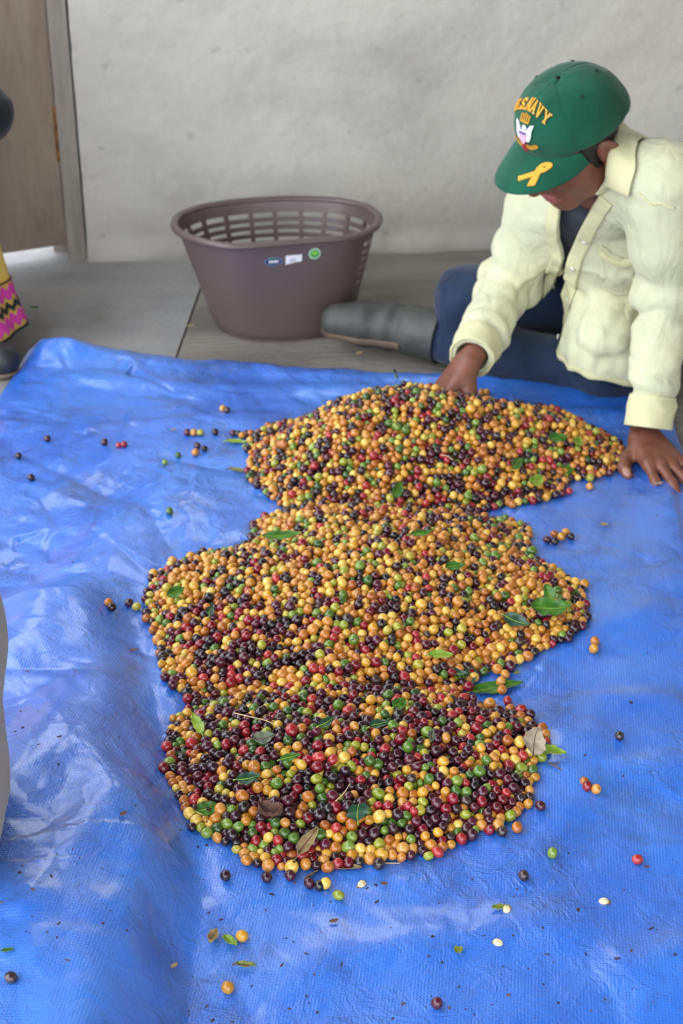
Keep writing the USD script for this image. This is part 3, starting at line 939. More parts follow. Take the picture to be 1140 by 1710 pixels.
def local(f, O, R):
    return lambda p: f((p - O) @ R)


FINGERS = {"index": (0.030, 0.088, (0.044, 0.026, 0.021), 0.0092), "middle": (0.0095, 0.092, (0.049, 0.030, 0.022), 0.0095), "ring": (-0.0105, 0.088, (0.045, 0.028, 0.021), 0.0090), "little": (-0.029, 0.080, (0.035, 0.021, 0.019), 0.0080)}


def hand_sdf(curl, splay, thumb, scale=1.0):
    """A hand about the wrist: x to the thumb's side, y to the fingers, z out of the back. curl: degrees at the three joints of each finger."""
    parts, tips = [], []
    palm = [cone((0.018 * np.sign(x0) * min(1, abs(x0) / 0.02), 0.0, 0), (x0, y0, 0.002), 0.016, 0.0115) for x0, y0, _, _ in FINGERS.values()]
    palm.append(cone((0, -0.022, 0.0), (0, 0.01, 0), 0.0235, 0.022))
    palm.append(ellipsoid((0.002, 0.045, -0.004), (0.036, 0.045, 0.0135)))
    palm.append(ellipsoid((-0.022, 0.03, -0.009), (0.013, 0.032, 0.012)))
    fs = [blend(palm, 0.014)]
    for i, (name, (x0, y0, L, r)) in enumerate(FINGERS.items()):
        p, az, el = np.array([x0, y0, 0.003]), math.radians(splay[i]), 0.0
        chain, rr = [], r * 1.06
        for k in range(3):
            el -= math.radians(curl[i][k])
            d = np.array([math.sin(az) * math.cos(el), math.cos(az) * math.cos(el), math.sin(el)])
            q = p + d * L[k]
            r2 = rr * (0.93 if k < 2 else 0.84)
            chain.append(cone(p, q, rr, r2))
            p, rr = q, r2
        up = np.array([-math.sin(az) * math.sin(el), -math.cos(az) * math.sin(el), math.cos(el)])
        tips.append((p, d, up, rr))
        fs.append(blend(chain, 0.006))
    t = [np.array(q) for q in thumb]
    fs.append(blend([cone(t[0], t[1], 0.0165, 0.0135), cone(t[1], t[2], 0.0125, 0.0115), cone(t[2], t[3], 0.0115, 0.0095)], 0.008))
    d = unit(t[3] - t[2])
    tips.append((t[3], d, unit(np.array([0.5, 0, 1.0]) - d * (np.array([0.5, 0, 1.0]) @ d)), 0.0098))
    palm_, rest_ = fs[0], fs[1:]

    def f(p):
        p = p / scale
        fingers = np.min(np.stack([g(p) for g in rest_]), axis=0)
        return smin(palm_(p), fingers, 0.010) * scale
    f.tips = tips
    return f


def hair_region(head, cap_z):
    def f(p):
        side = np.where(p[:, 1] > -0.004, p[:, 2] + 0.040, p[:, 2] + 0.062 + 0.4 * (p[:, 1] + 0.05))      # how low the hair grows
        d = head(p) - 0.0035
        front = p[:, 1] - 0.036 - 0.25 * np.maximum(0, p[:, 2]) + 0.35 * np.maximum(0, -p[:, 2] - 0.005)
        return -smin(-d, smin(side, -np.maximum(front, p[:, 2] - cap_z), 0.012), 0.006)
    return f


def cloth_mat(name, cols, scale=6, weave=900, rough=0.85, tr=0.0, fold=0.0, fold_scale=9, stripe=None):
    nodes = {"g": ("geometry", {}), "n": ("noise_texture", {"scale": scale, "detail": 5}), "r": ("rgb_ramp", {"ramp": [(a, srgb(*c)) for a, c in cols]}),
             "w": ("noise_texture", {"scale": weave, "detail": 2}), "b": ("bump", {"strength": 0.15, "distance": 0.001}), "p": ("principled_bsdf", {"roughness": rough, "sheen_weight": 0.15, "specular_ior_level": 0.2}),
             "fn": ("noise_texture", {"scale": fold_scale, "detail": 4, "distortion": 1.2}), "fm": ("mapping", {"scale": (1.6, 1.6, 0.6), "rotation": (0.5, 0.3, 0)}), "fb": ("bump", {"strength": fold, "distance": 0.012})}
    links = [("g.position", "n.vector"), ("n.fac", "r.fac"), ("r.color", "p.base_color"), ("g.position", "fm.vector"), ("fm.vector", "fn.vector"), ("fn.fac", "fb.height"), ("g.position", "w.vector"), ("w.fac", "b.height"), ("fb.normal", "b.normal"), ("b.normal", "p.normal")]
    surface = "p.BSDF"
    if tr:
        nodes |= {"t": ("translucent_bsdf", {}), "mx": ("mix_closure", {"fac": tr})}
        links += [("r.color", "t.color"), ("p.BSDF", "mx.closure1"), ("t.BSDF", "mx.closure2")]
        surface = "mx.closure"
    return M(name, nodes, links, surface)


shirt_mat = cloth_mat("shirt_cotton", [(0.3, (198, 200, 168)), (0.5, (210, 211, 178)), (0.7, (216, 214, 174))], 7, 1100, 0.9, 0.15, 0.6, 14)
trim_mat = cloth_mat("shirt_trim", [(0.3, (208, 206, 164)), (0.7, (218, 214, 168))], 9, 1100, 0.9, 0.12, 0.12, 30)
under_mat = cloth_mat("undershirt", [(0.3, (38, 42, 48)), (0.7, (58, 63, 70))], 9, 900, 0.9, 0, 0.3, 18)
jean_mat = cloth_mat("denim", [(0.25, (22, 30, 46)), (0.5, (32, 45, 68)), (0.75, (48, 64, 88))], 7, 700, 0.9, 0, 0.4, 16)
boot_mat = noisy("rubber", [(0.3, (42, 44, 42)), (0.55, (62, 64, 60)), (0.75, (84, 82, 74))], 12, 0.55, 5, bump=0.15, bump_scale=60)
hair_mat = noisy("hair_black", [(0.3, (14, 13, 14)), (0.7, (34, 30, 30))], 60, 0.5, bump=0.6, bump_scale=420, dist=0.003)
cap_mat = cloth_mat("cap_twill", [(0.3, (13, 68, 50)), (0.5, (18, 79, 58)), (0.7, (26, 90, 67))], 14, 1300, 0.9, 0, 0.08, 30)
gold_mat = plain("gold_thread", (232, 160, 40), 0.6)
eyelet_mat = plain("cap_eyelet", (10, 56, 44), 0.8)

# ------------------------------------------------------------------ the man in the cap
LSH, RSH = at(1108, 304, 2.44), at(902, 352, 2.70)
NECK = at(1022, 296, 2.62)
RELB, RWRI = at(850, 474, 2.76), at(786, 598, 2.52)
LELB, LWRI = at(1110, 497, 2.46), at(1080, 716, 2.37)
PEL = np.array([0.615, 2.85, 0.11])
A_ = unit(NECK - PEL)
S_ = LSH - RSH; S_ = unit(S_ - A_ * (S_ @ A_))
F_ = np.cross(S_, A_)
TR = np.stack([S_, F_, A_], 1)                                     # torso frame: to his left, forward, up
CHEST = NECK - A_ * 0.125 + F_ * 0.005
BELLY = PEL + A_ * 0.135 + F_ * 0.02
torso_f = blend([ellipsoid(CHEST, (0.150, 0.108, 0.155), TR), ellipsoid(BELLY, (0.150, 0.118, 0.150), TR), ellipsoid(PEL, (0.165, 0.125, 0.11), TR),
                 cone(RSH * 0.9 + NECK * 0.1, LSH * 0.9 + NECK * 0.1, 0.058, 0.058), cone(NECK - A_ * 0.02, NECK - A_ * 0.10, 0.07, 0.12)], 0.06)
arm_pts = {"R": (RSH, RELB, RWRI), "L": (LSH, LELB, LWRI)}
HEAD_O = at(957, 219, 2.50)
yaw, pit, rol = 59, 37, 8
fh = np.array([-math.sin(math.radians(yaw)), -math.cos(math.radians(yaw)), 0])
xh = np.array([fh[1], -fh[0], 0])                                  # to the person's right
HR = np.stack([xh, fh, [0, 0, 1.0]], 1) @ rot([1, 0, 0], -pit) @ rot([0, 1, 0], -rol)
head = head_sdf()

# the body: one continuous surface of head, neck, trunk, arms, hands and legs
LHD = unit(np.array([0.20, -0.97, -0.10])); LHN = unit(np.array([0.06, -0.22, 1.0]) - LHD * (np.array([0.06, -0.22, 1.0]) @ LHD)); LHX = np.cross(LHD, LHN)
LHO = at(1078, 734, 2.375)
hl = hand_sdf([(14, 14, 6), (12, 14, 6), (12, 14, 6), (12, 14, 8)], (2, -7, -17, -29), [(0.020, 0.014, -0.010), (0.050, 0.038, -0.014), (0.066, 0.066, -0.014), (0.068, 0.092, -0.014)], 0.95)
LHR = np.stack([LHX, LHD, LHN], 1)
RHD = unit(np.array([-0.62, -0.42, -0.66])); RHT = np.array([0.35, -0.9, 0.25]); RHT = unit(RHT - RHD * (RHT @ RHD)); RHN = np.cross(RHD, RHT)
RHO = RWRI + RHD * 0.012
RHR = np.stack([RHT, RHD, RHN], 1)
hr = hand_sdf([(26, 36, 24), (24, 36, 24), (24, 36, 24), (26, 38, 24)], (3, 0, -4, -9), [(0.020, 0.018, -0.008), (0.040, 0.046, -0.026), (0.043, 0.072, -0.046), (0.034, 0.092, -0.062)], 0.95)
RHIP, LHIP = PEL - S_ * 0.085, PEL + S_ * 0.085
RKN, LKN, LANK = at(778, 499, 2.79), at(1010, 628, 2.63), at(662, 545, 2.83)
RANK = np.array([0.40, 3.02, 0.06])
LTOE = at(566, 537, 2.86)
parts = [nets(lambda p: smin(head((p - HEAD_O) @ HR), cone(HEAD_O + HR @ np.array([0, -0.02, -0.06]), NECK - A_ * 0.03, 0.050, 0.056)(p), 0.02), HEAD_O - 0.24, HEAD_O + 0.17, 0.0026),
         nets(local(hl, LHO, LHR), LHO + [-0.14, -0.25, -0.12], LHO + [0.16, 0.09, 0.10], 0.0022),
         nets(local(hr, RHO, RHR), RHO + [-0.22, -0.2, -0.2], RHO + [0.10, 0.10, 0.10], 0.0022)]
limbs = [cone(RSH, RELB, 0.042, 0.036), cone(RELB, RHO - RHD * 0.02, 0.036, 0.022), cone(LSH, LELB, 0.042, 0.036), cone(LELB, LHO - LHD * 0.02, 0.036, 0.022),
         cone(RHIP, RKN, 0.07, 0.048), cone(LHIP, LKN, 0.07, 0.046), cone(LKN, LANK, 0.045, 0.030), cone(RKN, RANK, 0.045, 0.03), cone(LANK, LTOE, 0.030, 0.022)]
core = blend([lambda p: torso_f(p) + 0.024] + limbs, 0.015)
parts.append(nets(core, [-0.1, 2.2, -0.03], [0.85, 3.2, 0.62], 0.008))
parts = [relax(m, 3) for m in parts]
body_m = union_all(parts)
man = thing("person", "man in green cap and pale yellow shirt seated by the back heap", "person", (PEL[0], PEL[1], 0))
OFF = np.array([PEL[0], PEL[1], 0])


def put(name, m, mat, parent=man, smooth=True, label=None):
    m = m.copy(); m.vertices = m.vertices - OFF
    return obj(name, m, mat, parent, smooth, label=label)


body = put("body", body_m, skin_mat, label="brown skinned head, neck and hands")
col = np.tile(SKIN, (len(body_m.vertices), 1))
hp_ = (body_m.vertices - HEAD_O) @ HR
lipd = np.hypot(np.hypot(hp_[:, 0] / 0.025, (hp_[:, 2] + 0.0655) / 0.013), np.maximum(0, 0.078 - hp_[:, 1]) / 0.01)
col = np.where((lipd < 1)[:, None], LIP, col)
for O, R, h in ((LHO, LHR, hl), (RHO, RHR, hr)):
    q = (body_m.vertices - O) @ R / 0.95
    for tip, d, up, r in h.tips:
        w = q - (tip - d * r * 0.15)
        n_ = w @ up
        dd = np.hypot((w @ d) / (r * 1.0), (w @ np.cross(d, up)) / (r * 0.72))
        col = np.where(((dd < 1) & (n_ > r * 0.35))[:, None], NAIL, col)
tint(body, col)

# trousers, boots
jean = blend([cone(RHIP, RKN, 0.088, 0.060), cone(LHIP, LKN, 0.088, 0.054), cone(RKN, RANK, 0.058, 0.05), lambda p: torso_f(p) + np.maximum(0, (p - PEL) @ A_ - 0.02) * 1.2 - 0.004], 0.025)
LTOP = LANK + (LKN - LANK) * 0.22
shin = cone(LTOP, LKN, 0.050, 0.055)


def jeans_f(p):
    d = smin(jean(p), shin(p), 0.018)
    w = (meshkit.fbm(p * [16, 16, 26], 3, 61) - 0.5) * 0.014 + (meshkit.fbm(p * 45, 2, 62) - 0.5) * 0.004
    return np.maximum(d + w, 0.004 - p[:, 2])


put("jeans", relax(nets(jeans_f, [0.02, 2.3, -0.02], [0.85, 3.25, 0.40], 0.0055), 3), jean_mat, label="dark blue denim jeans")


def boot(name, ank, top, toe, r0, r1, lab=None):
    side = unit(np.cross(toe - ank, [0, 0, 1.0]))
    heel = ank + unit(ank - toe) * 0.028 - np.array([0, 0, 0.012])
    foot = blend([cone(heel, toe + (ank - toe) * 0.5, 0.036, 0.040), cone(toe + (ank - toe) * 0.45, toe, 0.041, 0.037), cone(ank, top, r0, r1)], 0.03)
    inner = cone(ank, top + (top - ank) * 0.3, r0 - 0.006, r1 - 0.005)
    ax = unit(top - ank)

    def f(p):
        d = np.maximum(np.maximum(foot(p), (p - top) @ ax), -np.maximum(inner(p), 0.02 - (p - ank) @ ax))
        return np.maximum(d + 0.0025 * np.sin((p - ank) @ ax * 120) * np.exp(-(((p - ank) @ ax - 0.01) / 0.035) ** 2), 0.002 - p[:, 2])
    lo, hi = np.minimum.reduce([ank, top, toe]) - 0.08, np.maximum.reduce([ank, top, toe]) + 0.08
    b = put(name, relax(nets(f, lo, hi, 0.0032), 2), boot_mat, label=lab)
    sole_f = lambda p: np.maximum(np.maximum(foot(p) - 0.0045, np.abs((p - toe) @ unit(np.cross(side, toe - ank)) + 0.022) - 0.007), (p - ank) @ ax - 0.03)
    put("sole", relax(nets(sole_f, lo, hi, 0.0030), 2), noisy(name + "_sole" + str(len(used)), [(0.3, (84, 70, 56)), (0.7, (110, 92, 74))], 20, 0.7), b)
    return b


boot("boot", LANK, LANK + (LKN - LANK) * 0.23, LTOE, 0.044, 0.056, "dusty dark rubber boot lying on its side")
boot("boot", RANK, RANK + (RKN - RANK) * 0.3, RANK + np.array([0.15, 0.04, -0.015]), 0.042, 0.053)

# undershirt and shirt
put("undershirt", relax(nets(lambda p: np.maximum(torso_f(p) + 0.010 + (meshkit.fbm(p * 22, 2, 71) - 0.5) * 0.008, (p - NECK) @ A_ - 0.022), [0.2, 2.3, 0.0], [0.85, 3.1, 0.6], 0.006), 3), under_mat, label="dark grey undershirt")


def sleeve(a, b, c, r, cuff):
    ab, bc = unit(b - a), unit(c - b)
    f0 = blend([cone(a, b, r[0], r[1]), cone(b, c, r[1] * 1.0, r[2])], 0.02)

    def f(p):
        ta, tb = (p - a) @ ab, (p - b) @ bc
        d = f0(p)
        w = meshkit.fbm(p * 14 + 3, 3, 81) * 3
        la, lb = np.linalg.norm(b - a), np.linalg.norm(c - b)
        wob = (w - 1.5) * 0.009
        g = lambda x, c0, s0: np.exp(-((x + wob - c0) / s0) ** 2)
        d = d - 0.010 * g(ta, la - 0.002, 0.020) * np.clip((0.07 - tb) / 0.05, 0, 1) + 0.006 * g(tb, 0.030, 0.011) * np.clip((ta - la * 0.5) / 0.05, 0, 1) - 0.005 * g(tb, 0.055, 0.016)
        d = d - 0.006 * g(tb, lb - 0.078, 0.014) + 0.004 * g(tb, lb - 0.060, 0.007) - 0.004 * g(tb, lb - 0.125, 0.02) - 0.005 * g(ta, la * 0.55, 0.02)
        d = d + 0.003 * np.sin(ta * 95 + w * 3.0) * np.exp(-((p - b) ** 2).sum(1) / 0.07 ** 2)
        d = d + 0.0028 * np.sin(tb * 70 + w * 4.0) * np.exp(-(((p - (b * 0.35 + c * 0.65)) ** 2).sum(1)) / 0.08 ** 2)
        return d
    return f


slR = sleeve(RSH, RELB, RWRI - unit(RWRI - RELB) * 0.005, (0.064, 0.050, 0.036), 0)
slL = sleeve(LSH, LELB, LWRI, (0.068, 0.047, 0.036), 0)
drape = blend([ellipsoid(PEL - F_ * -0.045 + A_ * 0.055 + S_ * 0.02, (0.168, 0.128, 0.16), TR), cone(BELLY + F_ * 0.02, np.array([0.50, 2.62, 0.10]), 0.10, 0.09)], 0.05)


def trunk_vol(p):
    return smin(torso_f(p) - 0.008, drape(p), 0.03)


_sg = np.array([((hit(trunk_vol, a, b) - PEL) @ TR)[[0, 2]] for a, b in [(965, 552), (1050, 574)]])
_k = (_sg[1, 1] - _sg[0, 1]) / (_sg[1, 0] - _sg[0, 0])
SAG = (_sg[0, 1] - _k * _sg[0, 0], _k)                              # where the cloth sags over itself above the hem


def shirt_vol(p):
    q = (p - PEL) @ TR
    t = smin(torso_f(p) - 0.008, drape(p), 0.03)
    t = smin(t, slR(p), 0.028)
    t = smin(t, slL(p), 0.028)
    w = meshkit.fbm(p * 11, 3, 91)
    t += (w - 0.5) * 0.012 + 0.0036 * np.sin(q[:, 0] * 130 + w * 9 + q[:, 2] * 30) * np.clip(1 - np.abs(q[:, 2] - 0.16) / 0.12, 0, 1) + (meshkit.fbm(p * 40, 2, 92) - 0.5) * 0.004
    sag = SAG[0] + q[:, 0] * SAG[1]
    t += 0.0065 * np.exp(-((q[:, 2] - sag + 0.010) / 0.013) ** 2) - 0.004 * np.exp(-((q[:, 2] - sag - 0.016) / 0.02) ** 2)
    t += 0.004 * np.sin(q[:, 2] * 75 + q[:, 0] * 26 + w * 6) * np.exp(-((q[:, 2] - 0.07) / 0.045) ** 2)
    return t


def to_sa(px):
    return np.array([((hit(trunk_vol, a, b) - PEL) @ TR)[[0, 2]] for a, b in px])


EDGE_L = to_sa([(938, 322), (936, 345), (933, 406), (940, 436), (926, 470), (919, 516)])           # the edge of his right front panel
EDGE_R = to_sa([(1003, 322), (991, 340), (967, 385), (949, 426), (940, 483), (944, 512)])          # the button edge of his left front panel
HEM = [hit(trunk_vol, a, b) for a, b in [(908, 592), (960, 622), (1010, 637), (1060, 641)]]
a_hi = max(EDGE_L[0, 1], EDGE_R[0, 1])


def opening(q):
    """Below zero inside the open front."""
    o = lambda E: np.interp(q[:, 2], E[::-1, 1], E[::-1, 0])
    l, r = o(EDGE_L[np.argsort(-EDGE_L[:, 1])]), o(EDGE_R[np.argsort(-EDGE_R[:, 1])])
    return np.maximum(l - q[:, 0], q[:, 0] - r)


hem_c = np.mean(HEM, 0)
hem_n = unit(np.array([-0.05, -0.25, 1.0]))


def hem_h(p):
    """Height above the curved hem."""
    x = (p - hem_c) @ np.array([1.0, 0, 0])
    hx = np.array([h[0] for h in HEM]); hz = np.array([(h - hem_c) @ hem_n for h in HEM])
    return (p - hem_c) @ hem_n - np.interp(p[:, 0], hx, hz)


cuffR, cuffL = unit(RWRI - RELB), unit(LWRI - LELB)


def shirt_f(p):
    q = (p - PEL) @ TR
    t = shirt_vol(p)
    d = np.abs(t + 0.0038) - 0.0038
    arm = np.minimum(slR(p), slL(p))
    front = np.where((q[:, 1] > 0.0) & (arm > 0.026), opening(q), 1.0)
    d = np.maximum(d, -front)
    d = np.maximum(d, np.where(arm < 0.03, -1, -hem_h(p)))
    aR, aL = slR(p), slL(p)
    d = np.maximum(d, np.where((aR < aL) & (aR < 0.04), (p - RWRI) @ cuffR + 0.004, -1))
    d = np.maximum(d, np.where((aL < aR) & (aL < 0.04), (p - LWRI) @ cuffL + 0.002, -1))
    neck_hole = cone(NECK - A_ * 0.03, NECK + A_ * 0.12 + F_ * 0.03, 0.062, 0.075)(p)
    return np.maximum(d, -neck_hole)


shirt_m = nets(shirt_f, [0.15, 2.2, -0.02], [0.86, 3.12, 0.62], 0.0027, block=8, slack=2.2)
shirt = put("shirt", relax(shirt_m, 2), shirt_mat, label="pale yellow long-sleeved shirt, unbuttoned")


def patch(name, sel, lo, hi, off, thick, mat, h=0.0024, label=None, relaxn=2):
    """A second layer of cloth on the shirt where sel < 0."""
    f = lambda p: np.maximum(np.abs(shirt_vol(p) - off) - thick / 2, sel(p))
    m = nets(f, lo, hi, h)
    if len(m.faces):
        m = max(m.split(only_watertight=False), key=lambda c: len(c.faces))
    return put(name, relax(m, relaxn), mat, shirt, label=label) if len(m.faces) else None


LO, HI = np.array([0.15, 2.2, 0.0]), np.array([0.86, 3.0, 0.62])


def placket(p):
    q = (p - PEL) @ TR
    o = np.interp(q[:, 2], EDGE_R[np.argsort(EDGE_R[:, 1])][:, 1], EDGE_R[np.argsort(EDGE_R[:, 1])][:, 0])
    s = q[:, 0] - o
    return np.maximum.reduce([-s, s - 0.030, -q[:, 1], -hem_h(p), 0.020 - np.minimum(slR(p), slL(p)), q[:, 2] - a_hi])


def facing(p):
    q = (p - PEL) @ TR
    o = np.interp(q[:, 2], EDGE_L[np.argsort(EDGE_L[:, 1])][:, 1], EDGE_L[np.argsort(EDGE_L[:, 1])][:, 0])
    s = o - q[:, 0]
    return np.maximum.reduce([-s, s - 0.024, -q[:, 1], -hem_h(p), 0.006 - np.minimum(slR(p), slL(p)), q[:, 2] - a_hi])


patch("placket", placket, LO, HI, 0.0022, 0.0046, trim_mat)
patch("facing", facing, LO, HI, 0.0022, 0.0046, trim_mat)
pk = to_sa([(1004, 407), (1022, 421), (1042, 430), (1064, 425), (1066, 484), (1034, 487), (1006, 478)])
pkp = Polygon(pk)


def pocket(p):
    q = (p - PEL) @ TR
    pts = shapely.points(q[:, [0, 2]])
    d = shapely.distance(pkp, pts)
    return np.maximum(np.where(shapely.contains(pkp, pts), -shapely.distance(pkp.exterior, pts), d), np.maximum(-q[:, 1], 0.004 - slL(p)))


pc = PEL + TR @ np.array([pk[:, 0].mean(), 0.12, pk[:, 1].mean()])
patch("pocket", pocket, pc - 0.13, pc + 0.13, 0.0042, 0.0075, shirt_mat, 0.0022)
top_line = LineString(pk[:4])
patch("pocket_hem", lambda p: np.maximum(shapely.distance(top_line, shapely.points(((p - PEL) @ TR)[:, [0, 2]])) - 0.011, pocket(p)), pc - 0.13, pc + 0.13, 0.0090, 0.0060, trim_mat, 0.0022)
for w_, c_, sl_ in ((RWRI, cuffR, slR), (LWRI, cuffL, slL)):
    patch("cuff", lambda p, w_=w_, c_=c_, sl_=sl_: np.maximum(np.abs((p - w_) @ c_ + 0.030) - 0.028, sl_(p) - 0.02), w_ - 0.1, w_ + 0.1, 0.0018, 0.0050, trim_mat, 0.0022)
# yoke across the shoulder and the hem's turned edge
yk = to_sa([(1062, 284), (1078, 303), (1096, 322), (1120, 312), (1150, 300)])
yl = LineString(yk)
patch("seam", lambda p: np.maximum(shapely.distance(yl, shapely.points(((p - PEL) @ TR)[:, [0, 2]])) - 0.0022, -((p - PEL) @ F_)), np.array([0.4, 2.3, 0.3]), np.array([0.75, 2.8, 0.62]), 0.0012, 0.0030, trim_mat, 0.0022)
patch("hem", lambda p: np.maximum(np.abs(hem_h(p) - 0.006) - 0.005, np.maximum(0.012 - np.minimum(slR(p), slL(p)), -opening((p - PEL) @ TR))), LO, HI, 0.0014, 0.0044, trim_mat)
btn = plain("button_pearl", (226, 224, 210), 0.3)
for i, (a, b) in enumerate([(977, 400), (958, 446), (951, 500), (932, 562)]):
    p = onto(shirt_vol, hit(trunk_vol, a, b))[0]; n = gradient(shirt_vol, p[None])[0]
    m = trimesh.creation.cylinder(0.0048, 0.002, sections=16)
    m.apply_transform(trimesh.geometry.align_vectors([0, 0, 1], n)); m.apply_translation(p + n * 0.006)
    put("button", m, btn, shirt)
# collar: a stand round the neck, folded over into a flap with pointed tips
nl = lambda px, off: np.array([(onto(shirt_vol, hit(shirt_vol, a, b), off)[0] - NECK) @ TR for a, b in px])
Fl = nl([(1006, 322), (1016, 314), (1030, 300), (1037, 268), (1042, 238)], 0.016)
Ol = nl([(1010, 322), (1030, 309), (1054, 324), (1065, 284), (1066, 250)], 0.006)
Fl[:, 2] += np.array([0.0, 0.004, 0.010, 0.018, 0.024])
mir = lambda q: q[::-1] * np.array([-1, 1, 1])
backF = np.array([[0.050, -0.045, 0.040], [0.0, -0.062, 0.044], [-0.050, -0.045, 0.040]])
backO = np.array([[0.070, -0.062, 0.006], [0.0, -0.085, 0.008], [-0.070, -0.062, 0.006]])


def curve(P, n):
    from scipy.interpolate import PchipInterpolator
    u = np.arange(len(P))
    return PchipInterpolator(u, P)(np.linspace(0, len(P) - 1, n))


fold = NECK + curve(np.vstack([Fl, backF, mir(Fl)]), 73) @ TR.T
outer = NECK + curve(np.vstack([Ol, backO, mir(Ol)]), 73) @ TR.T
outer = onto(shirt_vol, outer, 0.006)
stand = NECK - A_ * 0.03 + (fold - NECK + A_ * 0.03) * 0.86 - A_ * 0.012
bulge = gradient(shirt_vol, (fold + outer) / 2)
midc = (fold + outer) / 2 + bulge * 0.010
prof = [stand * (1 - w) + fold * w for w in np.linspace(0, 1, 4)]
prof += [fold * (1 - w) ** 2 + 2 * midc * w * (1 - w) + outer * w ** 2 for w in np.linspace(0.15, 1, 9)]
put("collar", sheet(np.array(prof), 0.003), trim_mat, shirt, 60)

# hair and cap
put("hair", relax(nets(local(hair_region(lambda p: np.minimum(head.base(p), head.skull(p)), 0.09), HEAD_O, HR), HEAD_O - 0.16, HEAD_O + 0.16, 0.0028), 2), hair_mat, body)
CAPC = np.array([0, -0.006, 0.023])


def cap_point(az, t, lift=0.0):
    """Azimuth from the front (towards his left is positive), t from the band (0) to the button (1), in the head's frame."""
    az, t = np.broadcast_arrays(np.asarray(az, float), np.asarray(t, float))
    ca, sa = np.cos(az), np.sin(az)
    r = np.cos(t * np.pi / 2) ** 0.72
    rx, ry = 0.081 + lift, 0.094 + lift
    x, y = -sa * rx * r, ca * ry * r - 0.004 * (1 - ca)
    bandz = 0.012 * ca - 0.012 * (1 - ca) * 0.5
    z = bandz * (1 - t) + (0.086 + lift + 0.006 * ca * r) * np.sin(t * np.pi / 2) ** 0.92
    return np.stack([x, y, z], -1) + CAPC


def cap_world(q):
    return HEAD_O + np.asarray(q) @ HR.T


AZ, T = np.meshgrid(np.linspace(-np.pi, np.pi, 97), np.linspace(0, 0.985, 34), indexing="ij")
seam = np.abs(((AZ + np.pi / 6) % (np.pi / 3)) - np.pi / 6) if False else np.abs((AZ + np.pi) % (np.pi / 3) - np.pi / 6)
groove = -0.0012 * np.exp(-((np.pi / 6 - seam) / 0.03) ** 2) * (T < 0.97)
CP = np.array(cap_point(AZ, T, 0.0))
nrm_ = (CP - CAPC) / np.linalg.norm(CP - CAPC, axis=2, keepdims=True)
CP = CP + nrm_ * (groove + (meshkit.fbm(CP * 28, 3, 15) - 0.5) * 0.005)[..., None]
outer_c = CP.reshape(97, 34, 3)
cap = put("cap", sheet(cap_world(outer_c)[:, ::-1], 0.003), cap_mat, label="dark green baseball cap with gold lettering")
bt = trimesh.creation.icosphere(2, 0.007); bt.vertices = bt.vertices * [1, 1, 0.55]
bt.vertices = cap_world(bt.vertices + CAPC + [0, 0, 0.087])
put("cap_button", bt, cap_mat, cap)
# visor
va = np.linspace(-1.02, 1.02, 37); vt = np.linspace(0, 1, 14)
VA, VT = np.meshgrid(va, vt, indexing="ij")
b0 = cap_point(VA, 0.0) + [0, 0, 0.001]
reach = 0.074 * np.cos(VA / 1.02 * np.pi / 2) ** 0.42
vis = b0 + np.stack([-np.sin(VA) * 0.012 * VT, reach * VT, -0.006 * VT - 0.022 * VT * 0], -1)
vis[..., 2] -= 3.2 * np.maximum(0, vis[..., 0] ** 2) * (0.35 + 0.65 * VT) + 0.10 * reach * VT
put("visor", sheet(cap_world(vis)[:, ::-1], 0.0034), cap_mat, cap)


def visor_map(u, v):
    """u across (his left positive, metres), v from the band to the rim (0..1): point on the visor and its normal, head frame."""
    az = np.arcsin(np.clip(u / 0.078, -0.99, 0.99))
    k = np.clip((az + 1.02) / 2.04 * 36, 0, 35.999); j = np.clip(v * 13, 0, 12.999)
    i0, j0 = k.astype(int), j.astype(int); a, b = (k - i0)[:, None], (j - j0)[:, None]
    return (vis[i0, j0] * (1 - a) * (1 - b) + vis[i0 + 1, j0] * a * (1 - b) + vis[i0, j0 + 1] * (1 - a) * b + vis[i0 + 1, j0 + 1] * a * b)


def on_crown(poly, az0, t0, depth=0.0016, off=0.0012, seg=0.0022):
    """A flat embroidery outline (metres, x to the reader's right, y up) wrapped on the crown about azimuth az0 and height t0."""
    m = prism(poly.segmentize(seg) if hasattr(poly, "segmentize") else poly, depth)
    v = m.vertices
    az = az0 + v[:, 0] / 0.090                                     # the reader's right is his left
    t = t0 + v[:, 1] / 0.118
    p0 = cap_point(az, np.clip(t, 0, 0.98))
    n = (p0 - CAPC); n /= np.linalg.norm(n, axis=1, keepdims=True)
    m.vertices = cap_world(p0 + n * (off + 0.0022 + v[:, 2])[:, None])
    return m


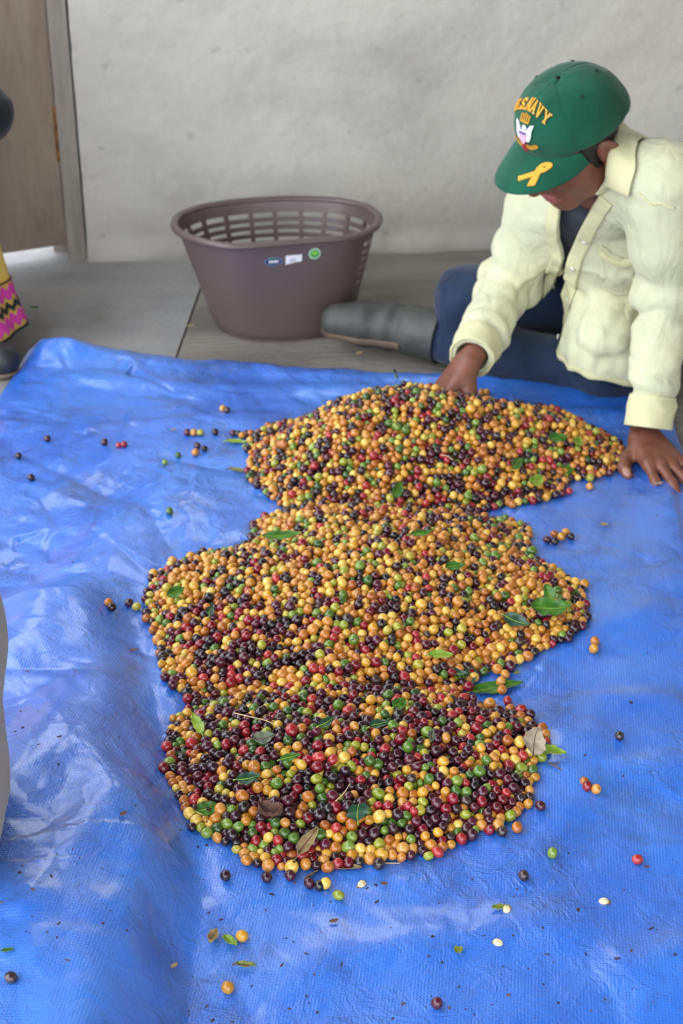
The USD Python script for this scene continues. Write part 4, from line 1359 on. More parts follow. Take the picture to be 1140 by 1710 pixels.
def glyph(ch, s=1.0):
    """Slab-serif capitals as strokes, 1 high and about 0.95 wide."""
    w, sw = 0.19, 0.10
    L = lambda pts, r=w / 2: LineString(pts).buffer(r, cap_style=2, join_style=2)
    serif = lambda x, y, l=0.20: L([(x - l, y), (x + l, y)], sw / 2 + 0.01)
    if ch == "N":
        g = [L([(0.16, 0), (0.16, 1)]), L([(0.80, 0), (0.80, 1)]), L([(0.14, 0.98), (0.82, 0.02)], 0.11), serif(0.14, 0.05), serif(0.82, 0.95), serif(0.14, 0.95, 0.16)]
    elif ch == "A":
        g = [L([(0.14, 0), (0.48, 1)]), L([(0.82, 0), (0.48, 1)]), L([(0.26, 0.32), (0.70, 0.32)], 0.07), serif(0.14, 0.05), serif(0.82, 0.05)]
    elif ch == "V":
        g = [L([(0.14, 1), (0.48, 0)]), L([(0.82, 1), (0.48, 0)]), serif(0.14, 0.95), serif(0.82, 0.95)]
    elif ch == "Y":
        g = [L([(0.14, 1), (0.48, 0.45)]), L([(0.82, 1), (0.48, 0.45)]), L([(0.48, 0.5), (0.48, 0)]), serif(0.14, 0.95), serif(0.82, 0.95), serif(0.48, 0.05)]
    elif ch == "U":
        g = [L([(0.16, 1), (0.16, 0.3), (0.30, 0.09), (0.66, 0.09), (0.80, 0.3), (0.80, 1)]), serif(0.16, 0.95), serif(0.80, 0.95)]
    elif ch == "S":
        g = [L([(0.80, 0.66), (0.80, 0.78), (0.66, 0.91), (0.30, 0.91), (0.17, 0.78), (0.17, 0.64), (0.30, 0.52), (0.66, 0.48), (0.80, 0.36), (0.80, 0.22), (0.66, 0.09), (0.30, 0.09), (0.17, 0.22), (0.17, 0.34)])]
    else:
        g = [Polygon([(0.0, 0), (0.18, 0), (0.18, 0.18), (0.0, 0.18)])]
    return shapely.union_all(g).intersection(shapely.box(-0.2, 0, 1.2, 1))


letters, widths = "U.S.NAVY", {".": 0.24}
adv = [widths.get(c, 1.0) for c in letters]
tot = sum(adv)
LH = 0.0205
xs = -tot / 2
ms = []
ARC = 0.078
for c, a in zip(letters, adv):
    ctr = (xs + a / 2) * LH * 0.92
    ang_ = ctr / ARC
    g = affinity.scale(affinity.translate(glyph(c), -a / 2 + (0.02 if a == 1 else 0.03), 0), LH * 0.92, LH, origin=(0, 0))
    g = affinity.rotate(g, -math.degrees(ang_), origin=(0, 0))
    g = affinity.translate(g, ARC * math.sin(ang_), ARC * (math.cos(ang_) - 1) + 0.008)
    ms.append(on_crown(g, 0, 0.56))
    xs += a
put("lettering", join(ms), gold_mat, cap, False, label="gold embroidered lettering arched over the crest")
EY = 0.034                                                          # height of the crest's middle above the band along the crown


def crest(name, poly, mat, off=0.0012, label=None):
    return put(name, on_crown(affinity.scale(poly, 1.4, 1.15, origin=(0, 0)), 0.0, 0.33, off=off), mat, cap, False, label)


white_th, pink_th, red_th, purple_th, gold2 = plain("thread_white", (226, 226, 240), 0.7), plain("thread_pink", (226, 170, 200), 0.7), plain("thread_red", (150, 26, 34), 0.7), plain("thread_purple", (110, 86, 150), 0.7), plain("thread_gold_dark", (176, 132, 36), 0.7)
wing = Polygon([(0.000, -0.006), (0.004, -0.012), (0.010, -0.011), (0.014, -0.003), (0.015, 0.004), (0.0195, 0.013), (0.013, 0.012), (0.008, 0.006), (0.004, 0.003), (0.0, 0.004)])
eagle = shapely.union_all([wing, affinity.scale(wing, -1, 1, origin=(0, 0)), Point(0.0015, 0.0075).buffer(0.0036), Polygon([(0.004, 0.009), (0.0078, 0.0066), (0.004, 0.0058)])])
crest("crest_eagle", eagle, white_th, label="white embroidered eagle with raised wings")
crest("crest_shield", Polygon([(-0.0062, -0.001), (0.0062, -0.001), (0.0058, -0.010), (0, -0.0165), (-0.0058, -0.010)]), pink_th, 0.0026)
crest("crest_shield_top", shapely.box(-0.0062, -0.0018, 0.0062, 0.0014), purple_th, 0.0034)
crest("crest_anchor", shapely.union_all([LineString([(0, -0.013), (0, -0.0225)]).buffer(0.0036), Point(0, -0.0225).buffer(0.004)]), red_th, 0.0020)
crest("crest_branch", shapely.union_all([LineString([(-0.019, -0.0165), (-0.010, -0.0195), (-0.004, -0.0185)]).buffer(0.0028), LineString([(0.019, -0.0165), (0.010, -0.0195), (0.004, -0.0185)]).buffer(0.0028)]), gold2, 0.0012)
crown_b = shapely.union_all([shapely.box(-0.0095, 0.0135, 0.0095, 0.0165)] + [LineString([(x_, 0.015), (x_ * 1.15, 0.0255 - abs(x_) * 0.35)]).buffer(0.0012) for x_ in (-0.0085, -0.0042, 0, 0.0042, 0.0085)] + [Point(x_ * 1.15, 0.0262 - abs(x_) * 0.35).buffer(0.0018) for x_ in (-0.0085, -0.0042, 0, 0.0042, 0.0085)])
crest("crest_crown", crown_b, gold2, 0.0012)
# looped ribbon on the visor
rb = shapely.union_all([Point(0, 0.0155).buffer(0.0082).difference(Point(0, 0.0150).buffer(0.0020)), LineString([(0.0045, 0.0125), (-0.0120, -0.0165)]).buffer(0.0040, cap_style=2), LineString([(-0.0045, 0.0125), (0.0120, -0.0165)]).buffer(0.0040, cap_style=2)])
m = prism(affinity.rotate(rb, -26, origin=(0, 0)).segmentize(0.002), 0.0014)
v = m.vertices
p0 = visor_map(0.028 + v[:, 0], 0.52 + v[:, 1] / 0.072 * -1 * -1)
p0 = visor_map(0.030 + v[:, 0], np.clip(0.50 - v[:, 1] / 0.066, 0.02, 0.98))
m.vertices = cap_world(p0 + np.array([0, 0, 1.0]) * (0.0024 + v[:, 2])[:, None])
put("ribbon", m, gold_mat, cap, False, label="gold embroidered looped ribbon on the visor")
for az_ in (-2.6, -1.57, -0.52, 0.52, 1.57, 2.6):
    e = trimesh.creation.torus(0.0028, 0.0011, 12, 6)
    p0 = cap_point(np.array([az_ + 0.0]), np.array([0.62]))[0]; n_ = unit(p0 - CAPC)
    e.apply_transform(trimesh.geometry.align_vectors([0, 0, 1], n_)); e.vertices = cap_world(e.vertices + p0 + n_ * 0.0022)
    put("eyelet", e, eyelet_mat, cap)
#@@MAN_END

# ------------------------------------------------------------------ the seated woman at the edge and the sack
skirt_mat = M("skirt_cloth", {"g": ("geometry", {}), "n": ("noise_texture", {"scale": 14, "detail": 4}), "r": ("rgb_ramp", {"ramp": [(0.3, srgb(204, 164, 58)), (0.7, srgb(222, 186, 84))]}), "p": ("principled_bsdf", {"roughness": 0.85, "sheen_weight": 0.15})},
              [("g.position", "n.vector"), ("n.fac", "r.fac"), ("r.color", "p.base_color")])
pink_mat, ric_mat = plain("rickrack_pink", (206, 58, 150), 0.8), plain("rickrack_black", (24, 26, 30), 0.8)
jumper_mat = cloth_mat("black_knit", [(0.3, (14, 18, 20)), (0.7, (24, 29, 31))], 9, 700, 0.95, 0, 0.2, 20)
WO = np.array([-0.99, 2.93, 0.0])
woman = thing("person", "woman in a long yellow skirt with pink zigzag trim seated beside the door", "person", WO)


def putw(name, m, mat, parent=woman, smooth=True, label=None):
    m = m.copy(); m.vertices = m.vertices - WO
    return obj(name, m, mat, parent, smooth, label=label)


ELB = at(-24, 190, 2.88)
wsh = [np.array([-0.875, 2.98, 0.74]), np.array([-1.17, 3.03, 0.74])]
whead = np.array([-0.99, 2.93, 0.98])
wR = np.stack([[-1, 0, 0], [0, -1, 0], [0, 0, 1.0]], 1) @ rot([0, 0, 1], 25) @ rot([1, 0, 0], -14)
wlap = [np.array([-0.95, 2.74, 0.50]), np.array([-1.03, 2.74, 0.50])]
welb = [ELB, np.array([-1.27, 2.93, 0.50])]
whand = [hand_sdf([(20, 24, 10)] * 4, (3, -1, -5, -10), [(0.020, 0.016, -0.010), (0.036, 0.046, -0.02), (0.038, 0.076, -0.024), (0.030, 0.10, -0.026)], 0.88) for _ in range(2)]
hand_m = []
for k in range(2):
    dd = unit(wlap[k] - welb[k]); nn = unit(np.array([0, 0, 1.0]) - dd * dd[2]); xx = np.cross(dd, nn) * (1 if k == 0 else -1)
    if k == 0:
        Rk = np.stack([-xx if False else xx, dd, nn], 1)
    else:
        Rk = np.stack([xx, dd, nn], 1)
    hand_m.append(relax(nets(local(whand[k], wlap[k], Rk), wlap[k] - 0.16, wlap[k] + 0.16, 0.0034), 2))
wtorso = blend([ellipsoid((-1.02, 3.02, 0.62), (0.15, 0.10, 0.17)), ellipsoid((-1.02, 3.02, 0.44), (0.165, 0.13, 0.14)), cone(wsh[0], wsh[1], 0.052, 0.052), cone((-1.01, 3.0, 0.74), (-1.0, 2.96, 0.88), 0.055, 0.05)], 0.05)
wb = [relax(nets(lambda p: smin(head((p - whead) @ wR), cone((-1.01, 3.0, 0.72), whead + wR @ np.array([0, -0.02, -0.06]), 0.052, 0.048)(p), 0.02), whead - 0.24, whead + 0.17, 0.0034), 2)] + hand_m
wlegs = [cone((-1.10, 3.0, 0.38), (-1.02, 2.74, 0.40), 0.07, 0.05), cone((-0.95, 3.0, 0.38), (-0.88, 2.74, 0.40), 0.07, 0.05), cone((-1.02, 2.74, 0.40), (-0.96, 2.74, 0.08), 0.045, 0.03), cone((-0.88, 2.74, 0.40), (-0.80, 2.76, 0.08), 0.045, 0.03)]
warms = [cone(wsh[0], welb[0], 0.040, 0.034), cone(welb[0], wlap[0], 0.034, 0.022), cone(wsh[1], welb[1], 0.040, 0.034), cone(welb[1], wlap[1], 0.034, 0.022)]
wb.append(relax(nets(blend([lambda p: wtorso(p) + 0.012] + wlegs + warms, 0.02), [-1.4, 2.6, 0.02], [-0.6, 3.25, 0.95], 0.010), 2))
wbody_m = union_all(wb)
wbody = putw("body", wbody_m, skin_mat)
tint(wbody, np.tile(SKIN * 1.1, (len(wbody_m.vertices), 1)))
sl = [blend([cone(wsh[k], welb[k], 0.056, 0.050), cone(welb[k], welb[k] * 0.15 + wlap[k] * 0.85, 0.050, 0.034)], 0.02) for k in range(2)]
putw("jumper", relax(nets(lambda p: np.maximum(blend([lambda q: wtorso(q) - 0.012, sl[0], sl[1]], 0.03)(p) + (meshkit.fbm(p * 18, 3, 5) - 0.5) * 0.012, np.maximum(0.42 - p[:, 2], (p[:, 2] - 0.80) - 0.0)), [-1.45, 2.6, 0.35], [-0.6, 3.3, 0.9], 0.006), 3), jumper_mat, label="black knitted jumper")
putw("hair", relax(nets(lambda p: np.minimum(hair_region(lambda q: np.minimum(head.base(q), head.skull(q)), 0.2)((p - whead) @ wR), np.maximum(ellipsoid(whead + wR @ np.array([0, -0.02, 0.04]), (0.084, 0.10, 0.092), wR)(p), ((p - whead) @ wR)[:, 1] - 0.05 - 0.2 * ((p - whead) @ wR)[:, 2] + 0.03 * (((p - whead) @ wR)[:, 2] < 0.03) * 3)), whead - 0.2, whead + 0.2, 0.005), 2), hair_mat, wbody)
putw("hair_bun", relax(nets(lambda p: ellipsoid(whead + wR @ np.array([0, -0.125, 0.02]), (0.045, 0.04, 0.045))(p) + (meshkit.fbm(p * 60, 2, 6) - 0.5) * 0.008, whead - 0.25, whead + 0.25, 0.005), 2), hair_mat, wbody)
# skirt: from the waist over the knees, flaring down to the hem
HEMC = np.array([ground(46, 545, 0.07)[0] - 0.222, 2.845])
sp = []
keys = [(0.485, (-1.02, 3.01), 0.150, 0.125), (0.47, (-1.00, 2.93), 0.185, 0.205), (0.44, (-0.985, 2.86), 0.195, 0.185), (0.36, (-0.945, 2.855), 0.190, 0.170), (0.24, (HEMC[0] - 0.022, 2.85), 0.190, 0.175), (0.13, (HEMC[0] - 0.012, 2.847), 0.198, 0.186), (0.062, tuple(HEMC), 0.207, 0.196)]


def skirt_ring(z, n=160, off=0.0):
    zs = np.array([k[0] for k in keys])[::-1]
    g = lambda f: np.interp(z, zs, np.array([f(k) for k in keys])[::-1])
    cx, cy, rx, ry = g(lambda k: k[1][0]), g(lambda k: k[1][1]), g(lambda k: k[2]), g(lambda k: k[3])
    a = np.linspace(0, 2 * np.pi, n, endpoint=False)
    w = 1 + (0.022 * np.sin(a * 9 + 1) + 0.015 * np.sin(a * 14 + z * 4)) * np.clip((0.48 - z) / 0.3, 0, 1)
    return np.stack([cx + (rx + off) * np.cos(a) * w, cy + (ry + off) * np.sin(a) * w, np.full(n, z)], 1)


zs_ = np.concatenate([np.linspace(0.485, 0.44, 5), np.linspace(0.42, 0.062, 26)])
outer_s = [skirt_ring(z) for z in zs_]; inner_s = [skirt_ring(z, off=-0.003) for z in zs_[::-1]]
putw("skirt", skin(np.array(outer_s + inner_s + outer_s[:1]), caps=False), skirt_mat, label="long plain yellow skirt")
skirt_prim = stage.GetPrimAtPath(path_of(woman) + "/skirt")


def zigzag(z0, amp, width, n, mat, name):
    a = np.linspace(0, 2 * np.pi, n * 4, endpoint=False)
    tri = np.abs(((a * n / (2 * np.pi)) % 1) * 2 - 1) * 2 - 1
    rows = []
    for off in (-width / 2, width / 2):
        pts = []
        for ai, ti in zip(a, tri):
            z = z0 + amp * ti + off
            r = skirt_ring(z, 160, 0.0022)
            k = ai / (2 * np.pi) * 160; i0 = int(k) % 160; f = k - int(k)
            pts.append(r[i0] * (1 - f) + r[(i0 + 1) % 160] * f)
        rows.append(pts)
    R_ = np.array(rows)
    R_ = np.concatenate([R_, R_[:, :1]], 1)
    putw(name, sheet(R_, 0.002), mat, skirt_prim, False)


def hoop(z, w, mat, name):
    putw(name, sheet(np.array([np.vstack([skirt_ring(z + o, 160, 0.0020), skirt_ring(z + o, 160, 0.0020)[:1]]) for o in (-w / 2, w / 2)]), 0.002), mat, skirt_prim, 30)


zigzag(0.137, 0.006, 0.020, 46, pink_mat, "zigzag_band")
zigzag(0.110, 0.006, 0.010, 46, ric_mat, "zigzag_band")
zigzag(0.085, 0.006, 0.020, 46, pink_mat, "zigzag_band")
hoop(0.158, 0.004, plain("piping_brown", (74, 40, 36), 0.8), "piping")
hoop(0.0635, 0.005, ric_mat, "piping")
for k, (ank, toe) in enumerate((((-0.80, 2.79, 0.05), at(6, 622, 2.73)), ((-0.97, 2.77, 0.05), np.array([-0.93, 2.64, 0.03])))):
    ank, toe = np.array(ank), np.array(toe); toe[2] = 0.035
    fs_ = blend([cone(ank - (toe - ank) * 0.3, toe, 0.036, 0.034), cone(ank + [0, 0, 0.0], ank + [0, 0, 0.04], 0.036, 0.034)], 0.02)
    sh = putw("shoe", relax(nets(lambda p: np.maximum(fs_(p), 0.008 - p[:, 2]), np.minimum(ank, toe) - 0.1, np.maximum(ank, toe) + 0.1, 0.004), 2), plain("shoe_dark%d" % k, (34, 36, 38), 0.5), label="dark closed shoe")
    putw("sole", relax(nets(lambda p: np.maximum(fs_(p) - 0.004, np.abs(p[:, 2] - 0.010) - 0.006), np.minimum(ank, toe) - 0.1, np.maximum(ank, toe) + 0.1, 0.0035), 2), plain("shoe_sole%d" % k, (120, 104, 84), 0.7), sh)
stool_mat = noisy("stool_wood", [(0.3, (96, 72, 50)), (0.6, (130, 100, 70)), (0.8, (110, 84, 58))], 8, 0.7, stretch=(1, 4, 4))
stool = thing("stool", "low wooden stool under the seated woman", "stool", (-1.03, 3.03, 0))
obj("seat", trimesh.creation.extrude_polygon(Polygon([(-0.16, -0.12), (0.16, -0.12), (0.16, 0.12), (-0.16, 0.12)]).buffer(0.02), 0.03, engine="earcut").apply_translation((0, 0, 0.27)), stool_mat, stool)
for sx in (-1, 1):
    for sy in (-1, 1):
        obj("leg", tube([(sx * 0.15, sy * 0.11, 0.0), (sx * 0.12, sy * 0.09, 0.275)], [0.016, 0.02], 10), stool_mat, stool)
# pale sack standing on the tarpaulin, only its bulging side shows
sx_ = [ground(0, 1490)[0], ground(0, 1490)[1]]
SK = np.array([-0.512, 1.25, 0.0])
sack_mat = cloth_mat("sack_cloth", [(0.3, (146, 138, 130)), (0.7, (166, 158, 148))], 8, 500, 0.95, 0, 0.3, 14)
sack_f = lambda p: blend([ellipsoid(SK + [0, 0, 0.15], (0.160, 0.15, 0.17)), ellipsoid(SK + [0, 0, 0.34], (0.178, 0.15, 0.17)), cone(SK + [0, 0, 0.52], SK + [0.0, 0, 0.55], 0.045, 0.03)], 0.08)(p) + (meshkit.fbm(p * [16, 16, 6], 3, 8) - 0.5) * 0.02
sack = thing("sack", "pale cloth sack bulging in at the tarpaulin's left edge", "sack", (SK[0], SK[1], 0.0))
zt = float(tarp_z(SK[None, :2])[0])
m = relax(nets(lambda p: np.maximum(sack_f(p), zt + 0.004 - p[:, 2]), SK - [0.25, 0.25, 0.03], SK + [0.25, 0.25, 0.70], 0.006), 3); m.vertices -= [SK[0], SK[1], 0]
obj("bag", m, sack_mat, sack, True)
a = np.linspace(0, 2 * np.pi, 40)
obj("tie", tube(np.stack([0.044 * np.cos(a), 0.044 * np.sin(a), 0.535 + 0.004 * np.sin(3 * a)], 1), 0.006, 8), straw_rope if False else plain("sisal", (150, 122, 82), 0.9), sack, True)
tuft = trimesh.creation.cone(0.07, 0.001) if False else skin([np.stack([r_ * np.cos(a[:-1]) * (1 + 0.2 * np.sin(7 * a[:-1])), r_ * np.sin(a[:-1]) * (1 + 0.2 * np.sin(7 * a[:-1])), a[:-1] * 0 + z_], 1) for r_, z_ in ((0.035, 0.535), (0.05, 0.565), (0.062, 0.595), (0.05, 0.593), (0.03, 0.57))])
obj("mouth", tuft, sack_mat, sack, 50)

# ------------------------------------------------------------------ loose cherries on the tarpaulin
LOOSE = [
    (372, 682, "o", "ochre coffee cherry alone with a dark one near the tarpaulin's far edge"), (379, 684.5, "k", "black coffee cherry touching an ochre one near the far edge"),
    (79, 732, "d", "dark purple coffee cherry lying farthest left on the upper tarpaulin"), (174, 738, "d", "single dark purple cherry between the far left one and a red pair"),
    (198, 743.5, "r", "small red cherry in a touching pair, left one of the two"), (207, 742, "r", "larger red cherry in a touching pair, right one of the two"),
    (52, 797, "d", "dark purple cherry lowest of those on the upper left tarpaulin"), (31, 761, "k", "dried brown cherry scrap by the tarpaulin's left border"),
    (312, 722, "d", "dark purple cherry at the left end of a row of three"), (323, 722, "o", "ochre cherry in the middle of a row of three"), (334, 722, "l", "yellow-green cherry at the right end of a row of three"),
    (359, 721, "d", "dark purple cherry alone between a row of three and the back heap"),
    (389, 723, "d", "dark purple cherry first in the trail leading to the back heap"), (397, 724, "k", "black cherry in the trail leading to the back heap"), (404, 727, "y", "yellow cherry low in the trail leading to the back heap"),
    (411, 723.5, "d", "dark cherry midway in the trail leading to the back heap"), (419, 723, "o", "ochre cherry midway in the trail leading to the back heap"), (426, 727, "d", "dark cherry at the lower side of the trail by the back heap"),
    (432, 722, "o", "ochre cherry near the heap end of the trail"), (441, 719, "r", "red cherry where the trail meets the back heap"), (440, 727, "y", "yellow cherry where the trail meets the back heap"),
    (409, 746, "g", "small green cherry beside the green leaf left of the back heap"),
    (329, 744, "d", "dark cherry topmost of a loose group of three"), (341, 749, "k", "black cherry rightmost of a loose group of three"), (326, 755, "o", "ochre cherry lowest of a loose group of three"),
    (297, 760, "g", "green cherry upper of two apart on the tarpaulin left of the back heap"), (275, 772, "g", "green cherry lower of two apart on the tarpaulin left of the back heap"),
    (283, 853, "g", "single green cherry on bare tarpaulin between the back and middle heaps"),
    (181, 1006, "o", "ochre cherry touching a dark one left of the middle heap"), (187, 1014, "d", "dark cherry touching an ochre one left of the middle heap"),
    (215, 1006, "d", "dark purple cherry beside a lime green one left of the middle heap"), (228, 1013, "l", "lime green cherry just left of the middle heap"),
    (913, 901, "d", "dark cherry at the left end of the small cluster right of the middle heap"), (925, 892, "o", "ochre cherry on the upper side of the small cluster"), (926, 904, "k", "black cherry lowest in the small cluster"),
    (937, 896, "y", "yellow cherry in the middle of the small cluster"), (945, 888, "o", "ochre cherry at the top of the small cluster"), (953, 896, "d", "dark cherry at the right end of the small cluster"),
    (984, 812, "o", "ochre cherry alone in front of the back heap's right end"), (950, 820, "r", "red cherry beside the twig in front of the back heap"), (1033, 782, "d", "dark cherry beside the thumb of the spread hand"),
    (993, 1071, "o", "ochre cherry, upper of a stuck pair right of the middle heap"), (991, 1083, "y", "yellow cherry, lower of a stuck pair right of the middle heap"),
    (945, 975, "o", "ochre cherry just off the middle heap's upper right edge"), (1034, 1229, "k", "shrivelled black cherry alone on the right of the tarpaulin"),
    (976, 1305, "o", "small orange cherry behind the red one on the right"), (980, 1313, "r", "red cherry in a trio on the right of the front heap"), (995, 1317.5, "o", "ochre cherry at the right of a trio beside the front heap"),
    (902, 1345.5, "d", "glossy dark purple cherry alone right of the front heap"), (863, 1381.5, "o", "ochre cherry just off the lower right of the front heap"), (838, 1389, "k", "black cherry just off the lower right of the front heap"),
    (922, 1424, "g", "single green cherry on bare tarpaulin right of the front heap"), (1064, 1435, "r", "dark red cherry alone near the tarpaulin's right side"), (874, 1462, "k", "dried brown red cherry below the front heap's right side"),
    (905, 1229, "r", "small red cherry off the front heap's upper right"), (872, 1222, "d", "dark cherry at the front heap's upper right corner"),
    (843, 1126, "o", "brown cherry by the right edge between middle and front heaps"), (783, 1165, "r", "small red cherry between the long leaf and the front heap"), (787, 1177, "r", "red cherry on the front heap's back right corner"),
    (847, 1170, "r", "orange red split cherry right of the long green leaf"), (836, 1138, "o", "ochre cherry lying on the long green leaf"), (838, 1152, "o", "brown ochre cherry at the tip of the long green leaf"),
    (565, 1495, "l", "yellow-green cherry lowest below the front heap's middle"), (543, 1475, "y", "yellow cherry at the end of the trio below the front heap"), (533, 1479, "k", "black cherry in the trio below the front heap"),
    (516, 1475, "d", "dark purple cherry at the left of the trio below the front heap"), (484, 1462, "d", "dark red cherry at the tip of the twig"), (445, 1465, "d", "glossy purple cherry below the front heap's left side"),
    (376, 1462, "d", "dark cherry at the lowest left corner of the front heap"), (404, 1563, "y", "plump yellow cherry beside the withered green leaf"), (380, 1649, "y", "yellow cherry nearest the bottom on the left half"),
    (18, 1632, "k", "blackish cherry in the bottom left corner"), (729, 1675, "d", "dark red cherry alone at the bottom of the tarpaulin"),
    (804, 655, "y", "pale yellow cherry on the tarpaulin under his sleeve, left of two"), (812, 655, "y", "pale yellow cherry on the tarpaulin under his sleeve, right of two")]
for px, py, k, label in LOOSE:
    r = CR * {"y": 1.08, "o": 1.06, "r": 0.98, "d": 1.02, "g": 0.98, "l": 1.0, "k": 0.98}[k]
    if label.startswith("small") or py < 800 and k in "g":
        r *= 0.86
    cherry(k, on_tarp(px, py, r * 0.98), r, rand_rot(RNG), label)

bean_mat = noisy("parchment", [(0.3, (196, 178, 130)), (0.6, (222, 210, 172)), (0.8, (170, 140, 90))], 120, 0.5)


def bean(px, py, label, r=0.0055, rz=0.0):
    m = trimesh.creation.icosphere(3, 1.0)
    v = m.vertices * [1.0, 0.78, 0.62]
    v[:, 2] = np.where(v[:, 2] < -0.2, -0.2 + (v[:, 2] + 0.2) * 0.3, v[:, 2])
    cut = np.exp(-(v[:, 1] / 0.12) ** 2) * (v[:, 2] > 0)
    v[:, 2] -= cut * 0.16
    m.vertices = v * r
    t = thing("coffee_bean", label, "coffee bean", on_tarp(px, py, r * 0.33), rz)
    obj("kernel", m, bean_mat, t, smooth=True)
    husk = ellipsoid_patch(r)
    obj("husk", husk, dry_mat, t, smooth=True)
    return t


def ellipsoid_patch(r):
    a, b = np.meshgrid(np.linspace(-0.9, 0.9, 8), np.linspace(0.1, 1.0, 6), indexing="ij")
    P = np.stack([np.cos(b) * np.cos(a) * 1.12, np.cos(b) * np.sin(a) * 0.9, np.sin(b) * 0.2 - 0.25], -1) * r
    P = P + np.array([r * 0.25, 0, 0])
    return sheet(P, 0.0004)


# ------------------------------------------------------------------ leaves, twigs, beans and chaff
def leaf_mat(name, c1, c2, c3, rough=0.4):
    return M(name, {"t": ("texture_coordinate", {}), "n": ("noise_texture", {"scale": 60, "detail": 4}), "r": ("rgb_ramp", {"ramp": [(0.3, srgb(*c1)), (0.5, srgb(*c2)), (0.72, srgb(*c3))]}),
                    "p": ("principled_bsdf", {"roughness": rough}), "tr": ("translucent_bsdf", {}), "mx": ("mix_closure", {"fac": 0.25})},
             [("t.object", "n.vector"), ("n.fac", "r.fac"), ("r.color", "p.base_color"), ("r.color", "tr.color"), ("p.BSDF", "mx.closure1"), ("tr.BSDF", "mx.closure2")], surface="mx.closure")


LM = {"green": leaf_mat("leaf_green", (44, 90, 28), (68, 120, 38), (96, 142, 54)), "dark": leaf_mat("leaf_dark", (30, 62, 44), (48, 84, 62), (72, 104, 82), 0.3),
      "lime": leaf_mat("leaf_lime", (112, 148, 40), (142, 172, 60), (168, 178, 70)), "dry": leaf_mat("leaf_dry", (150, 124, 80), (178, 156, 110), (128, 100, 64), 0.7),
      "brown": leaf_mat("leaf_brown", (84, 56, 46), (116, 82, 66), (140, 104, 84), 0.7), "pale": leaf_mat("leaf_pale", (160, 146, 126), (182, 168, 146), (140, 124, 106), 0.7),
      "grey": leaf_mat("leaf_grey", (92, 108, 86), (120, 130, 108), (88, 92, 80), 0.5), "spot": leaf_mat("leaf_spotted", (150, 130, 50), (110, 140, 50), (180, 120, 60), 0.5)}
dry_mat = leaf_mat("husk_dry", (120, 84, 50), (150, 112, 70), (90, 60, 40), 0.8)
bark = noisy("twig_bark", [(0.3, (84, 62, 46)), (0.6, (122, 96, 72)), (0.8, (150, 122, 92))], 200, 0.85, bump=0.3)
straw = plain("straw", (188, 160, 112), 0.7)


def surface(px, py, lift=0.0):
    """Where a pixel's sight line meets the heaps, or else the tarpaulin."""
    d = ray(px, py)
    z = np.arange(0.16, -0.002, -0.001)
    p = EYE + d * ((z - EYE[2]) / d[2])[:, None]
    top = tarp_z(p[:, :2]) + np.maximum(0, heap_z(p[:, :2])[0])
    k = int(np.argmax(z <= top)) if (z <= top).any() else -1
    return p[k] + np.array([0, 0, lift])


def blade_grid(L, W, curl, bend, torn, seed, shape=0.8, nu=15, nv=9):
    rng = np.random.default_rng(seed)
    u = np.linspace(0, 1, nu)
    prof = np.sin(np.pi * np.clip(u, 0, 1) ** shape) ** 0.75
    if torn:
        u = u * torn
        prof = np.sin(np.pi * u ** shape) ** 0.75
        prof[-1] *= 0.85
    v = np.linspace(-1, 1, nv)
    Ug, Vg = np.meshgrid(u, v, indexing="ij")
    P = np.zeros((nu, nv, 3))
    w = np.maximum(prof, 0.04)[:, None] * W / 2
    P[..., 0] = (Ug - 0.5) * L + (0.04 * L * np.abs(Vg) * (rng.random() - 0.5))
    P[..., 1] = Vg * w * (1 + 0.08 * np.sin(Ug * 24 + seed)) + 0.12 * W * np.sin(Ug * 3 + seed)
    P[..., 2] = curl * W * (Vg ** 2) + bend * L * (Ug - 0.5) ** 2 + 0.05 * W * np.sin(Ug * 14 + seed) * np.abs(Vg)
    return P


def leaf(px, py, Lpx, Wpx, deg, mat, label, curl=0.15, bend=0.1, tilt=(0, 0), torn=0, seed=1, lift=0.004, vein=True, shape=0.8):
    """A leaf as wide and long as it shows; deg is its direction on the picture's ground, tilt its roll and pitch in degrees."""
    p = surface(px, py, lift)
    if heap_z(p[None, :2])[0][0] > 0.012:
        p = p + np.array([0, 0, 0.007])
    k = project(p)[2] / FPX
    L, W = Lpx * k, Wpx * k
    P = blade_grid(L, W, curl, bend, torn, seed, shape)
    R = max((rot([0, 0, 1], deg) @ rot([0, 1, 0], a * tilt[1]) @ rot([1, 0, 0], b * tilt[0]) for a in (1, -1) for b in (1, -1)), key=lambda Q: Q[1, 2] * -0.8 + Q[2, 2] * 0.6)
    t = thing("coffee_leaf" if L > 0.02 else "leaf_scrap", label, "leaf", p)
    obj("blade", sheet(P @ R.T, 0.0005), LM[mat], t, smooth=50)
    if vein:
        mid = P[:, P.shape[1] // 2] + np.array([0, 0, 0.0004])
        stem = np.vstack([mid[0] - [0.14 * L, 0, 0.002], mid])
        obj("midrib", tube(stem @ R.T, np.linspace(0.0009, 0.0003, len(stem)), 6), LM["lime" if mat in ("green", "dark", "lime") else "brown"], t, smooth=True)
    return t


